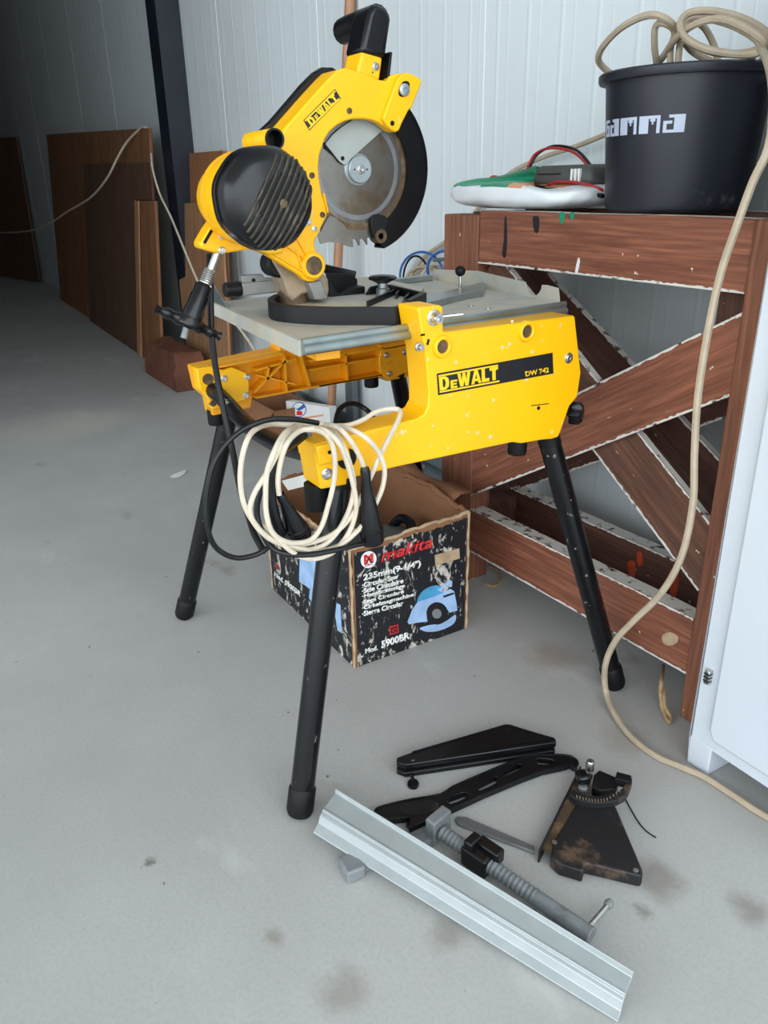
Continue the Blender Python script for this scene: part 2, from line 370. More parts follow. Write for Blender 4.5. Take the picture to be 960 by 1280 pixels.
# name plate
def P(x, y): return PX(x, y, XN)
def plq(x, y): return P(500+x/4, 360+y/4)
pl = decal('name_plate', [plq(*q) for q in ((183, 428), (762, 323), (766, 427), (190, 536))], 'black_ink', panel, (1, 0, 0), .0007)
for a, b in (((190, 430, 488, 376), .006), ((196, 528, 495, 473), .006)):
    x0, y0, x1, y1 = a; decal('plate_line', [plq(x0, y0+6), plq(x1, y1+6), plq(x1, y1+14), plq(x0, y0+14)] if y0 < 500 else [plq(x0, y0-12), plq(x1, y1-12), plq(x1, y1-4), plq(x0, y0-4)], 'yellow_ink', pl, (1, 0, 0), .0012)
block_text('D', [1], plq(197, 513), plq(246, 503), plq(192, 446), 'yellow_ink', pl, .0013)
block_text('E', [1], plq(252, 502), plq(285, 496), plq(250, 462), 'yellow_ink', pl, .0013)
block_text('WALT', [1.25, 1, .75, .85], plq(288, 495), plq(489, 456), plq(285, 428), 'yellow_ink', pl, .0013, .06)
text('lettering', 'DW 742', plq(627, 443), plq(744, 421), plq(624, 417), 'yellow_ink', pl, .026, n_off=.0009)
rc = random.Random(11)
for x, y, r_ in ((640, 402, .0028), (637, 430, .0034), (628, 434, .0030), (665, 440, .0034), (617, 500, .0030), (613, 546, .0042), (570, 453, .0026), (658, 475, .003), (585, 540, .0022), (597, 541, .0026), (701, 406, .002), (535, 449, .0024), (541, 532, .0022), (690, 540, .003), (560, 560, .002)):
    c = P(x, y); decal('paint_chip', [c+V((0, r_*(.75+.5*rc.random())*math.cos(a), r_*(.75+.5*rc.random())*math.sin(a))) for a in [2*math.pi*i/9 for i in range(9)]], 'chip', panel, (1, 0, 0), .0004)
# far side panel seen from its ribbed inside
FX = XA
out = [PX(x, y, FX) for x, y in ((243, 460), (349, 438), (349, 405), (372, 405), (372, 434), (516, 408), (516, 432), (516, 470), (484, 477), (474, 466), (392, 481), (316, 494), (314, 510), (266, 520), (262, 500), (250, 490))]
far = fin('side_panel', done(platex([[p for p in out]], .05), 'side_panel'), 'yellow_cast', saw, bevel=.003)
def rib(pts, w=.004, d=.028, up=(1, 0, 0)):
    g = G()
    for a, b in pts:
        A, B = PX(*a, FX)+V((d/2, 0, 0)), PX(*b, FX)+V((d/2, 0, 0)); g.bar(A, B, w, d, up)
    return g
g = rib([((243, 461), (349, 440)), ((349, 440), (352, 486)), ((314, 494), (352, 487)), ((352, 487), (480, 464)), ((314, 460), (364, 446.5)), ((366, 430), (381, 480)), ((381, 449), (516, 424)), ((392, 480), (484, 464)), ((425, 440), (428, 474)), ((470, 430), (478, 466)), ((352, 447), (312, 487)), ((314, 466), (364, 478)), ((330, 455), (328, 472)), ((381, 460), (516, 436))])
g.out('rib', 'yellow_cast', far, label=None)
g = G(); g.prism([PX(x, y, FX+.03) for x, y in ((246, 461), (262, 458), (280, 463), (290, 459), (311, 467), (312, 486), (308, 500), (275, 509), (266, 512), (258, 495), (250, 488))], (-.03, 0, 0)); br = g.out('leg_bracket', 'yellow', far, bevel=.002)
for p, r in (((260, 474), .012), ((266.5, 504), .007)):
    g = G(); g.lathe([(r, -.01), (r, .0012), (.0001, .0012)], PX(*p, FX+.03), (1, 0, 0), 20); g.out('socket_hole', 'rust', br)
for p in ((280, 473), (309, 471), (307, 494)): bolt(br, PX(*p, FX+.03), (1, 0, 0), .005, .006)
g = G(); g.prism([PX(x, y, FX+.03) for x, y in ((476, 438), (514, 431), (516, 462), (485, 476), (476, 466), (474, 450))], (-.03, 0, 0)); br2 = g.out('leg_bracket', 'yellow_cast', far, bevel=.002)
for p in ((483, 444), (506, 440), (487, 467)): bolt(br2, PX(*p, FX+.03), (1, 0, 0), .005, .006)
# cross members that join both side panels under the table
g = G(); g.bar((XI, .545, .765), (FX, .585, .765), .04, .025); g.out('cross_member', 'yellow_cast', saw, bevel=.002)
g = G(); g.bar((XI, .97, .755), (FX, .985, .755), .04, .03); g.out('cross_member', 'yellow_cast', saw, bevel=.002)
# black carrying tube between the free ends
g = G(); g.tube([PX(264, 486, FX+.02), PX(280, 500, -1.52), PX(305, 527, -1.42), PX(340, 551, -1.26), PX(372, 562, -1.13), PX(400, 566, -1.05)], .0165, 14, 8); g.out('cross_tube', 'black_paint', saw)
# legs with rubber feet
def leg(top, foot, r=.0205):
    top, foot = V(top), V(foot); d = (top-foot).normalized(); g = G(); g.cyl(foot+d*.03, top, r, r, 20); lg = g.out('leg', 'black_paint', saw)
    g = G(); g.lathe([(r*1.0, .004), (r*1.14, .012), (r*1.14, .052), (r*1.02, .056)], foot-V((0, 0, foot.z)), d, 20)
    f = g.out('rubber_foot', 'black_soft', lg)
    for v in f.data.vertices: v.co.z = max(v.co.z, -W[lg.name].z+.0)
    g = G(); g.lathe([(r*1.03, -.0), (r*1.03, .03)], top-d*.005, d, 20); g.out('socket_collar', 'black_soft', lg)
leg(PX(422, 606, XN-.03), V((-.975, .405, .0)))
leg(PX(687, 552, XN-.03), V((-.945, 1.135, .0)))
leg(PX(285, 522, FX-.02), V((-1.74, .453, .0)))
leg(PX(497, 468, FX-.02), V((-1.79, 1.235, .0)))
for p, h, X in (((394, 611), .034, XN-.035), ((647, 551), .024, XN-.03), ((464, 470), .026, FX-.01), ((269, 517), .024, FX-.02)):
    c = PX(*p, X); g = G(); g.lathe([(.016, -h), (.0175, -h+.004), (.0175, .01)], c, (0, 0, 1), 18); g.out('levelling_foot', 'black_soft', saw)
# star knob at the end of the panel
c = PX(712, 515, XN-.02); g = G(); g.lathe([(.018, 0), (.019, .004), (.019, .018), (.014, .024), (.006, .026)], c, (.75, .6, 0), 30, shape=lambda t: 1+.16*math.cos(5*t)); g.cyl(c-V((.75, .6, 0))*.025, c, .007); g.out('star_knob', 'black_plastic', saw)
# lever hole cover on the arm of the panel
g = G(); g.lathe([(.016, -.01), (.016, .003), (.0145, .0042), (.0001, .0042)], PX(433, 573, XN), (1, 0, 0), 22); g.out('bung', 'black_soft', panel)

# table: folded zinc plate
TZ = .792
c1, c2, c3, c4 = (PZ(*p, TZ) for p in ((376, 426), (266, 378), (702, 379), (500, 347)))
c4 = V((c2.x+(c3.x-c1.x), c2.y+(c3.y-c1.y), TZ))
e1, e2 = (c3-c1), (c2-c1)
def T(s, t, z=0): return c1+e1*s+e2*t+V((0, 0, z))     # s along the near edge, t across
g = G(); g.hexa([T(0, 0, -.004), T(1, 0, -.004), T(1, 1, -.004), T(0, 1, -.004), T(0, 0), T(1, 0), T(1, 1), T(0, 1)]); tab = g.out('table', 'galv', saw)
g = G()
e1n, e2n = e1.normalized(), e2.normalized()
prof = [(0, .001), (-.004, .004), (-.008, .003), (-.010, -.002), (-.008, -.006), (-.013, -.009), (-.014, -.016), (-.009, -.020), (0, -.018)]
a = [T(0, 0)+e2n*(p[0])+V((0, 0, p[1])) for p in prof]; g.prism(a, e1*1.01); g.out('rolled_edge', 'galv_edge', tab, smooth=60)
g = G(); a = [T(0, 0)+e1n*p[0]+V((0, 0, p[1])) for p in ((0, .001), (-.003, .0), (-.004, -.004), (-.004, -.022), (0, -.022))]; g.prism(a, e2); g.out('rolled_edge', 'galv', tab)
# upstands on the back edge and beside the slide
g = G(); bk = []
N = 26
up = [(.02, .004), (.04, .022), (.30, .030), (.62, .030), (.80, .026), (.86, .026)]
poly = [T(1, 1.0, 0), T(1, .98, .022), T(1, .60, .033), T(1, .24, .026)]
c = T(1, .185, .026); poly += [c+e2n*(.026*math.cos(a))-V((0, 0, .026*math.sin(a)))*.85 for a in [math.pi*i/8 for i in range(9)]][0:9]
poly += [T(1, .10, .027), T(1, .03, .025), T(1, .015, .0), T(1, .0, .0)]
g.prism(poly, e1n*.003); g.out('upstand', 'galv', tab)
g = G(); g.prism([T(0, 1, 0), T(0, .78, 0), T(0, .80, .003), T(0, .97, .034), T(0, 1, .034)], e1n*.003); g.out('upstand', 'galv_edge', tab)
g = G(); g.bar(T(.40, .96, .006), T(.97, .96, .006), .02, .012); g.out('scale_rail', 'galv_edge', tab, bevel=.002)
# lever with ball grip and bevel pointer at the far side of the table
b = PZ(575, 362, TZ+.004); g = G(); g.cyl(b, b+V((0, 0, .03)), .003); k = g.out('stop_pin', 'steel', saw)
g = G(); g.lathe([(.0105*math.sin(a), -.0105*math.cos(a)) for a in [math.pi*i/10 for i in range(11)]], b+V((0, 0, .036)), (0, 0, 1), 20, caps=False); g.out('ball_grip', 'black_soft', k)
g = G(); g.prism([PZ(x, y, TZ+.012) for x, y in ((527, 371), (585, 357), (603, 352), (607, 358), (604, 363), (585, 366), (530, 379))], (0, 0, -.012)); g.out('pointer_plate', 'galv_edge', saw, bevel=.001)
for p in ((505+65, 371), (589, 383), (560, 365), (610, 386)):
    g = G(); g.lathe([(.006, 0), (.006, .0015), (.003, .0016), (.003, .001)], PZ(*p, TZ), (0, 0, 1), 14); g.out('rivet', 'steel', tab)

# ------------------------------------------------------------------ saw head
def K(cx, cy): return (180+cx/2.5263, cy/2.5263)
XH = -1.255; XB = -1.292
def kx(pts, X=XH): return [PX(*K(*p), X) for p in pts]
HUB = PX(447, 212, XB)
arm_top = [(668, 222), (640, 213), (612, 220), (588, 243), (554, 280), (520, 318), (480, 364), (440, 410)]
arm_out = arm_top + [(425, 470), (400, 560), (390, 690), (360, 790), (388, 806), (440, 838), (490, 868), (503, 882), (517, 889), (533, 890), (549, 884), (562, 870), (568, 850), (567, 830), (558, 810), (545, 795), (540, 778),
      (538, 765), (548, 745), (566, 706), (580, 676), (574, 645), (562, 610), (554, 560), (552, 525), (555, 490), (572, 440), (588, 415), (610, 396), (634, 383), (660, 376), (690, 375), (718, 378), (742, 387), (758, 398),
      (774, 413), (788, 419), (797, 412), (806, 390), (822, 352), (828, 346), (836, 345), (842, 326), (852, 300), (868, 262), (860, 250), (838, 236), (815, 231), (795, 233), (776, 240), (768, 256), (744, 252), (700, 232)]
arm = fin('arm', done(platex([kx(arm_out)], .018), 'arm'), 'yellow', saw, bevel=.003, seg=3)
# rim of the upper guard and the black far cover
rim = kx(arm_top) + kx([(p[0]+10, p[1]+14) for p in arm_top[::-1]])
g = G(); g.prism([p+V((-.014, 0, 0)) for p in rim], (-.05, 0, 0)); g.out('guard_rim', 'yellow', arm)
far_out = [(672, 214), (648, 199), (615, 198), (590, 214), (550, 255), (500, 314), (450, 372), (415, 405), (450, 470), (560, 420), (600, 385), (700, 360), (800, 380), (800, 250)]
g = G(); g.prism([PX(*K(*p), XH)+V((-.055, 0, 0)) for p in far_out], (-.018, 0, 0)); g.out('far_guard', 'black_plastic', arm, bevel=.003)
# lug with slotted eye at the upper front of the arm
lug = [(745, 405-30), (790, 255), (800, 240), (818, 231), (838, 235), (862, 250), (868, 262), (842, 326), (836, 345), (828, 346), (806, 390), (797, 412), (788, 419), (774, 413), (758, 398)]
g = G(); g.prism([p+V((.010, 0, 0)) for p in kx(lug)], (-.012, 0, 0)); lg = g.out('front_lug', 'yellow', arm, bevel=.003)
ey = [PX(*K(x, y), XH+.0102) for x, y in ((810, 270), (818, 258), (830, 256), (838, 264), (836, 284), (828, 300), (815, 306), (805, 300), (804, 286))]
decal('eye_slot', rnd(ey, 3), 'black_soft', lg, (1, 0, 0), .0008)
g = G(); c = PX(*K(820, 284), XH+.0106); g.lathe([(.0095, 0), (.0095, .004), (.007, .005), (.003, .005), (.003, .003), (.0001, .003)], c, (1, 0, 0), 20); g.out('roller', 'hub', lg)
g = G(); c = PX(*K(784, 389), XH+.0102); g.lathe([(.004, 0), (.004, .0008), (.0001, .0008)], c, (1, 0, 0), 12); g.out('screw_hole', 'black_soft', lg)
for x, y, m in ((648, 350, 'rust'), (530, 554, 'rust'), (563, 678, 'rust'), (538, 722, 'steel')):
    g = G(); c = PX(*K(x, y), XH); g.lathe([(.0048, -.001), (.0048, .0015), (.0025, .0018), (.0022, .0006), (.0001, .0006)], c, (1, 0, 0), 14); g.out('screw', m, arm)
bolt(arm, PX(*K(518, 700), XH), (1, 0, 0), .0045, .006)
# pivot boss, raised rim webs
c = PX(*K(531, 838), XH); g = G(); g.lathe([(.0225, -.004), (.0225, .005), (.020, .008), (.0155, .008), (.0155, .006), (.0001, .006)], c, (1, 0, 0), 28); pv = g.out('pivot_boss', 'yellow', arm)
g = G(); g.lathe([(.0155, .0055), (.015, .008), (.006, .0085), (.005, .0075), (.0001, .0075)], c, (1, 0, 0), 24); g.out('pivot_pin', 'rust', pv)
for a, b in (((405, 800), (500, 856)), ((478, 745), (512, 806)), ((440, 770), (505, 815)), ((566, 610), (580, 672)), ((480, 790), (500, 850))):
    g = G(); g.bar(PX(*K(*a), XH+.001), PX(*K(*b), XH+.001), .003, .006, (1, 0, 0)); g.out('web', 'yellow', arm, bevel=.001)
# name on the arm
np_ = decal('name_plate', kx([(503, 380), (603, 281), (621, 311), (522, 412)], XH+.0003), 'black_ink', arm, (1, 0, 0), .0006)
block_text('D', [1], *kx([(528, 399), (543, 384), (513, 380)], XH+.0003), 'yellow_ink', np_, .0012)
block_text('E', [1], *kx([(546, 381), (554, 373), (536, 367)], XH+.0003), 'yellow_ink', np_, .0012)
block_text('WALT', [1.25, 1, .75, .85], *kx([(557, 370), (613, 315), (541, 351)], XH+.0003), 'yellow_ink', np_, .0012, .06)
for q in ([(506, 380), (602, 285), (605, 289), (509, 384)], [(519, 404), (615, 309), (618, 313), (522, 408)]): decal('plate_line', kx(q, XH+.0003), 'yellow_ink', np_, (1, 0, 0), .001)
# dust spout
c = PX(*K(412, 440), -1.165); ax = (1, -.05, .0); g = G(); g.lathe([(.0150, -.10), (.0150, 0), (.0142, .002), (.0122, .001), (.0118, -.03)], c, ax, 28, caps=False); sp = g.out('dust_spout', 'yellow', saw)
g = G(); g.lathe([(.0148, -.002), (.0152, .001), (.0148, .0035), (.0122, .003), (.0117, -.028), (.0001, -.028)], c, ax, 28, caps=False); g.out('spout_rim', 'black_dusty', sp)
g = G(); g.bar(PX(*K(338, 432), -1.28), PX(*K(352, 455), -1.28), .012, .02); g.out('spout_latch', 'black_plastic', sp)
# motor: yellow housing, black louvred end cap
MC = V((0, .489, .980)); ex = (1, 0, 0)
oct_ = lambda t: 1-.022*math.cos(8*(t-.1))*.5
g = G(); g.lathe([(.050, -1.275), (.056, -1.25), (.0645, -1.215), (.0685, -1.17), (.0685, -1.14)], MC, ex, 48); mot = g.out('motor_housing', 'yellow', saw)
g = G(); g.lathe([(.0655, -1.217), (.0665, -1.211), (.066, -1.208)], MC, ex, 48); g.out('housing_seam', 'yellow_cast', mot)
g = G(); g.lathe([(.0675, -1.158), (.0695, -1.155), (.0710, -1.142), (.0700, -1.139), (.0710, -1.136), (.0700, -1.116), (.064, -1.104), (.055, -1.097), (.046, -1.0935), (.0001, -1.0925)], MC, ex, 64, shape=oct_); cap = g.out('motor_cap', 'black_plastic', saw, smooth=30)
dr = V((0, math.cos(math.radians(58)), math.sin(math.radians(58)))); dn = V((0, -dr.z, dr.y))
vc = MC + V((-1.0935, .012, -.006))
g = G(); g.prism(circ(vc, *YZ, .036, 30), (.0022, 0, 0)); g.out('vent_recess', 'black_soft', cap)
def cap_x(r):
    pr = [(0, -1.0925), (.046, -1.0935), (.055, -1.097), (.064, -1.104), (.070, -1.116), (.071, -1.136)]
    for (r0, x0), (r1, x1) in zip(pr, pr[1:]):
        if r <= r1: return x0+(x1-x0)*(r-r0)/(r1-r0)
    return -1.15
for k in range(9):
    off = (k-4)*.0088; L_ = math.sqrt(max(.0001, .069**2-(off-.006)**2))
    pts = []
    for j in range(-10, 11):
        q = vc + dn*(-off) + dr*(L_*j/10*.97); rr = math.hypot(q.y-MC.y, q.z-MC.z)
        if rr < .0702: pts.append(V((cap_x(rr)+(.0026 if math.hypot(q.y-vc.y, q.z-vc.z) < .037 else .0006), q.y, q.z)))
    if len(pts) > 2: g = G(); g.tube(pts, .0021, 6, raw=True); g.out('vent_slat', 'vent', cap)
g = G(); g.lathe([(.006, 0), (.006, .004), (.003, .005), (.0001, .005)], vc+V((.0005, 0, 0)), ex, 14); g.out('cap_screw', 'rust', cap)
# bracket below the motor with the depth rod
XR = -1.225
bk = [(228, 690), (205, 722), (178, 768), (182, 785), (215, 796), (250, 801), (345, 786), (400, 806), (440, 800), (430, 700), (300, 660)]
g = G(); g.prism(kx(bk, XR), (-.035, 0, 0)); bkt = g.out('rod_bracket', 'yellow', saw, bevel=.003)
g = G(); g.bar(PX(*K(214, 727), XR+.0005), PX(*K(190, 768), XR+.0005), .0045, .0012, (1, 0, 0)); g.out('slot', 'black_soft', bkt)
for x, y in ((245, 745), (246, 790)): bolt(bkt, PX(*K(x, y), XR), ex, .004, .006)
def kp(x, y, X=XR-.015): return PX(*K(x, y), X)
a, b, c_, d = kp(232, 795), kp(200, 880), kp(188, 905), kp(150, 1005)
g = G(); g.cyl(b, a, .0062, .0062, 16); rod = g.out('depth_rod', 'steel', saw)
g = G(); ax = (a-b).normalized(); n_ = 7*14; u = ax.orthogonal().normalized(); v = ax.cross(u)
g.tube([kp(192, 899)+ax*(.024*i/n_)+(u*math.cos(2*math.pi*i/14)+v*math.sin(2*math.pi*i/14))*.0095 for i in range(n_)], .0017, 6, raw=True); g.out('spring', 'steel', rod)
ax = (c_-d).normalized(); Lr = (c_-d).length
g = G(); g.lathe([(.0165, 0), (.0165, .012), (.0150, .018), (.0150, Lr*.7), (.0135, Lr*.75), (.0135, Lr), (.011, Lr+.004)], d, ax, 24); grip = g.out('rod_grip', 'black_plastic', rod)
w0, w1 = kp(40, 975), kp(240, 1062); wm = (w0+w1)/2
g = G(); g.tube([w0, w0*.75+w1*.25, wm, w0*.25+w1*.75, w1], lambda t: .0062+.0035*math.sin(math.pi*t)+.0014*math.cos(12*math.pi*t), 10, 7); g.lathe([(.022, -.004), (.023, .002), (.020, .010)], wm, ax, 20); g.out('wing_nut', 'black_plastic', rod, smooth=45)
g = G(); g.cyl(kp(125, 1068), kp(135, 1035), .0055, .0055, 14); g.out('rod_end', 'grey_paint', rod)

# blade with teeth, flange, plates and guard
g = G(); R0 = .122; pts = []
for k in range(48):
    a0 = 2*math.pi*k/48
    for da, r in ((0, R0-.008), (.055, R0-.0075), (.085, R0-.003), (.11, R0+.003), (.123, R0+.003)): pts.append(HUB+V((0, math.cos(a0+da)*r, math.sin(a0+da)*r)))
g.prism([p+V((.0015, 0, 0)) for p in pts], (-.003, 0, 0)); bl = g.out('blade', 'blade', saw)
g = G(); g.lathe([(.082, .0014), (.082, .0021), (.081, .0022), (.074, .0022), (.074, .0014)], HUB, ex, 64, caps=False); g.out('blade_ring', 'grey_flat', bl)
g = G(); g.lathe([(.099, .0014), (.099, .0019), (.089, .0019), (.089, .0014)], HUB, ex, 64, caps=False); g.out('blade_ring', 'rust', bl)
g = G(); g.lathe([(.027, .001), (.027, .0025), (.025, .004)], HUB, ex, 36); g.lathe([(.0225, .004), (.0225, .010), (.021, .0112), (.0001, .0112)], HUB, ex, 36); fl = g.out('blade_flange', 'hub', bl)
bolt(fl, HUB+V((.0112, 0, 0)), ex, .005, .006, 'arbor_bolt')
for s_ in (-1, 1):
    g = G(); g.lathe([(.0016, .0105), (.0016, .0116), (.0001, .0116)], HUB+V((0, .0125*s_, .0)), ex, 10); g.out('pin_hole', 'black_soft', fl)
gp = [(566, 455), (590, 425), (620, 400), (660, 374), (700, 372), (740, 380), (760, 400), (640, 508), (628, 522), (612, 512)]
g = G(); g.prism([p+V((.008, 0, 0)) for p in kx(gp, XB)], (-.002, 0, 0)); pl2 = g.out('guard_link', 'greyplate', saw, bevel=.0006)
g = G(); g.lathe([(.0036, 0), (.0036, .0006), (.0001, .0006)], PX(*K(627, 500), XB+.008), ex, 14); g.out('link_hole', 'black_soft', pl2)
g = G(); g.prism([p+V((.0075, 0, 0)) for p in kx([(562, 450), (574, 455), (598, 478), (592, 488), (566, 466)], XB)], (-.004, 0, 0)); g.out('link_arm', 'black_soft', pl2)
rk = [(553, 770), (545, 745), (580, 682), (598, 686), (622, 704), (642, 730), (655, 762), (656, 780), (640, 778), (608, 766), (580, 764)]
g = G(); g.prism([p+V((.006, 0, 0)) for p in kx(rk, XB)], (-.0025, 0, 0)); g.out('riving_knife', 'blade', saw)
# lower guard: black sector around the blade
def polar(px): d = px-HUB; return math.hypot(d.y, d.z), math.atan2(d.z, d.y)
a_top = math.radians(72); a_bot = polar(PX(*K(742, 752), XB))[1]
def sector(r0, r1, a0, a1, x0, x1, n=40, r0b=None, r1b=None):
    g = G(); rows = []
    for i in range(n+1):
        t = i/n; a = a0+(a1-a0)*t; c, s = math.cos(a), math.sin(a)
        q0 = r0 if r0b is None else r0+(r0b-r0)*t; q1 = r1 if r1b is None else r1+(r1b-r1)*t
        rows.append([g.bm.verts.new(HUB+V((x, r*c, r*s))) for r, x in ((q0, x0), (q1, x0), (q1, x1), (q0, x1))])
    for p, q in zip(rows, rows[1:]):
        for j in range(4): g.face([p[j], p[(j+1) % 4], q[(j+1) % 4], q[j]])
    g.face(rows[0][::-1]); g.face(rows[-1]); return g
gd = sector(.094, .138, a_top, a_bot-.03, .0105, .0075, r0b=.100).out('lower_guard', 'black_plastic', saw)
sector(.1355, .139, a_top, a_bot-.02, .012, -.022).out('guard_rim', 'black_plastic', gd)
sector(.094, .138, a_top, a_bot, -.0205, -.0235).out('guard_far_side', 'black_plastic', gd)
g = G(); c = PX(*K(746, 746), XB+.010); g.lathe([(.0125, -.018), (.0125, .002), (.0115, .004), (.006, .004), (.005, .0025), (.0001, .0025)], c, ex, 24); ro = g.out('guard_roller', 'rust', gd)
g = G(); c2_ = PX(*K(735, 700), XB+.010); g.prism(rnd([PX(*K(x, y), XB+.0125) for x, y in ((718, 690), (745, 676), (770, 690), (765, 720), (768, 742), (755, 762), (735, 760), (722, 735))], 2), (-.012, 0, 0)); g.out('roller_arm', 'black_dusty', gd, bevel=.0015)

# handle: neck, upright and cross grip
nk = [(672, 232), (690, 158), (754, 180), (744, 255)]
g = G(); g.prism(kx(nk, XH-.004), (-.05, 0, 0)); neck = g.out('handle_neck', 'yellow', saw, bevel=.004, seg=3)
bolt(neck, PX(*K(731, 210), XH-.004), ex, .0045, .003); 
g = G(); g.lathe([(.0016, 0), (.0016, .0005), (.0001, .0005)], PX(*K(722, 229), XH-.004), ex, 10); g.out('screw_hole', 'rust', neck)
up_ = [(686, 165), (712, 40), (724, 18), (738, 12), (764, 22), (780, 45), (782, 62), (764, 186)]
g = G(); g.prism(kx(up_, XH), (-.058, 0, 0)); hd = g.out('handle', 'black_plastic', saw, bevel=.009, seg=4)
a = PX(*K(740, 62), XH-.035); g = G(); g.tube([a, a+V((-.045, 0, 0.001)), a+V((-.09, -.002, .0)), a+V((-.118, -.004, -.002))], lambda t: .0235-.003*t, 14, 5)
gr = g.out('cross_grip', 'black_plastic', hd, bevel=.004)
g = G(); g.bar(PX(*K(757, 252), XH-.02), PX(*K(766, 168), XH-.02), .005, .03, (1, 0, 0)); g.out('release_lever', 'black_dusty', saw, bevel=.001)
g = G(); g.bar(PX(*K(664, 205), XH-.052), PX(*K(668, 160), XH-.052), .008, .012, (1, 0, 0)); g.out('trigger_guard', 'yellow', neck, bevel=.001)

# ------------------------------------------------------------------ turntable, slide and fence on the table
def kz(x, y, z): return PZ(*K(x, y), z)
def C2(x, y, z): return PZ(330+x/4.174, 280+y/4.174, z)
TT = TZ+.027
# front rim of the turntable, traced along its top edge
topo = [C2(x, y, TT) for x, y in ((55, 366), (22, 385), (20, 402), (40, 415), (100, 425), (200, 432), (350, 437), (500, 437), (620, 437), (690, 437), (725, 425), (752, 405), (752, 400))]
g = G(); oo = smooth(topo, 4)
cen = V((-1.30, .72, 0)); inn = [p+(cen-V((p.x, p.y, 0))).normalized()*.014 for p in oo]
rows = [[g.bm.verts.new(q) for q in (p, i, i-V((0, 0, .027)), p-V((0, 0, .027)))] for p, i in zip(oo, inn)]
for p, q in zip(rows, rows[1:]):
    for j in range(4): g.face([p[j], p[(j+1) % 4], q[(j+1) % 4], q[j]])
g.face(rows[0][::-1]); g.face(rows[-1]); tt = g.out('turntable_rim', 'black_dusty', saw, bevel=.001)
g = G(); base = [V((p.x, p.y, TZ+.002)) for p in inn[::3]] + [PZ(530, 366, TZ+.002), PZ(470, 352, TZ+.002), PZ(400, 352, TZ+.002)]
g.prism(base, (0, 0, .010)); g.out('turntable_plate', 'galv', tt)
# right end wall of the rim with ribs
g = G(); A, B = C2(752, 402, TT), C2(832, 358, TT); g.bar(A-V((0, 0, .017)), B-V((0, 0, .017)), .012, .036); B2 = C2(655, 315, TT); g.bar(B-V((0, 0, .017)), B2-V((0, 0, .017)), .008, .034); g.out('end_wall', 'black_dusty', tt, bevel=.001)
for a, b in (((735, 385), (770, 350)), ((690, 365), (715, 335)), ((700, 440), (735, 400)), ((540, 405), (690, 340))):
    g = G(); g.bar(C2(*a, TT-.006)-V((0, 0, .01)), C2(*b, TT-.006)-V((0, 0, .01)), .004, .022); g.out('stiffening_rib', 'black_dusty', tt)
# fence blocks
def blk(name, pts, z0, z1, mat='black_dusty', par=None, bevel=.002):
    g = G(); g.prism([C2(x, y, z1) for x, y in pts], (0, 0, z0-z1)); return g.out(name, mat, par or saw, bevel=bevel)
def cx2(x, y, X): return PX(330+x/4.174, 280+y/4.174, X)
def solid(name, pts, X, dp, par=None, mat='black_dusty'):
    q = [cx2(x, y, X) for x, y in pts]; g = G(); g.prism(q, (-dp, 0, 0)); return g.out(name, mat, par or saw, bevel=.002)
fb1 = solid('fence', [(345, 258), (462, 262), (490, 290), (488, 325), (440, 350), (408, 364), (385, 350), (366, 325), (352, 295)], -1.375, .022)
solid('fence', [(346, 296), (372, 344), (396, 368), (430, 352), (480, 332), (528, 324), (530, 405), (346, 414)], -1.335, .035)
g = G(); g.bar(cx2(316, 232, -1.42), cx2(478, 268, -1.385), .012, .016); g.out('fence_bar', 'black_plastic', fb1, bevel=.002)
solid('fence_web', [(560, 330), (600, 318), (590, 372), (520, 408), (530, 380)], -1.315, .008)
# lock knob: silver post and black mushroom
b = C2(620, 355, TZ+.02); t_ = C2(622, 285, TZ+.05)
g = G(); g.lathe([(.0125, -.018), (.0125, .006), (.0095, .008), (.0095, .020)], b, (0, 0, 1), 20); kn = g.out('lock_post', 'galv_edge', saw)
g = G(); g.lathe([(.010, .016), (.018, .020), (.0255, .023), (.0265, .026), (.023, .029), (.008, .031), (.0001, .0312)], b, (0, 0, 1), 28); g.out('lock_knob', 'black_plastic', kn)
# cast trunnion carrying the head
tr = [(440, 825), (470, 838), (560, 858), (583, 880), (586, 915), (580, 946), (540, 948), (525, 922), (500, 930), (470, 955), (455, 930), (440, 880), (405, 820)]
g = G(); g.prism(kx(tr, XH-.03), (-.055, 0, 0)); trn = g.out('trunnion', 'dusty_alu', saw, bevel=.004)
g = G(); g.prism(kx([(520, 893), (560, 885), (583, 944), (541, 948)], XH-.01), (-.03, 0, 0)); g.out('bevel_stop', 'cast_alu', trn, bevel=.002)
g = G(); c = PX(*K(425, 835), XH-.04); g.lathe([(.022, -.03), (.022, .0), (.018, .004)], c, ex, 22); g.out('pivot_spring', 'black_dusty', trn)
g = G(); c = kz(470, 940, TZ+.02); g.lathe([(.03, 0), (.026, .03), (.02, .04)], c+V((0, 0, -.02)), (0, 0, 1), 22); g.out('trunnion_foot', 'rust', trn)
XS = -1.345
g = G(); g.bar(PX(*K(304, 913), XS), PX(*K(500, 893), XS), .022, .022); rl = g.out('slide_arm', 'cast_alu', saw, bevel=.002)
g = G(); g.prism(kx([(312, 905), (310, 872), (330, 868), (375, 866), (382, 878), (432, 876), (432, 892)], XS+.006), (-.012, 0, 0)); g.out('slide_plate', 'cast_alu', rl, bevel=.001)
g = G(); g.lathe([(.0035, 0), (.0035, .001), (.0001, .001)], PX(*K(346, 885), XS+.0062), ex, 12); g.out('screw_hole', 'black_soft', rl)
g = G(); g.cyl(PX(*K(254, 916), XS), PX(*K(304, 912), XS), .0125, .0135, 20); g.out('slide_cap', 'black_dusty', rl, bevel=.002)

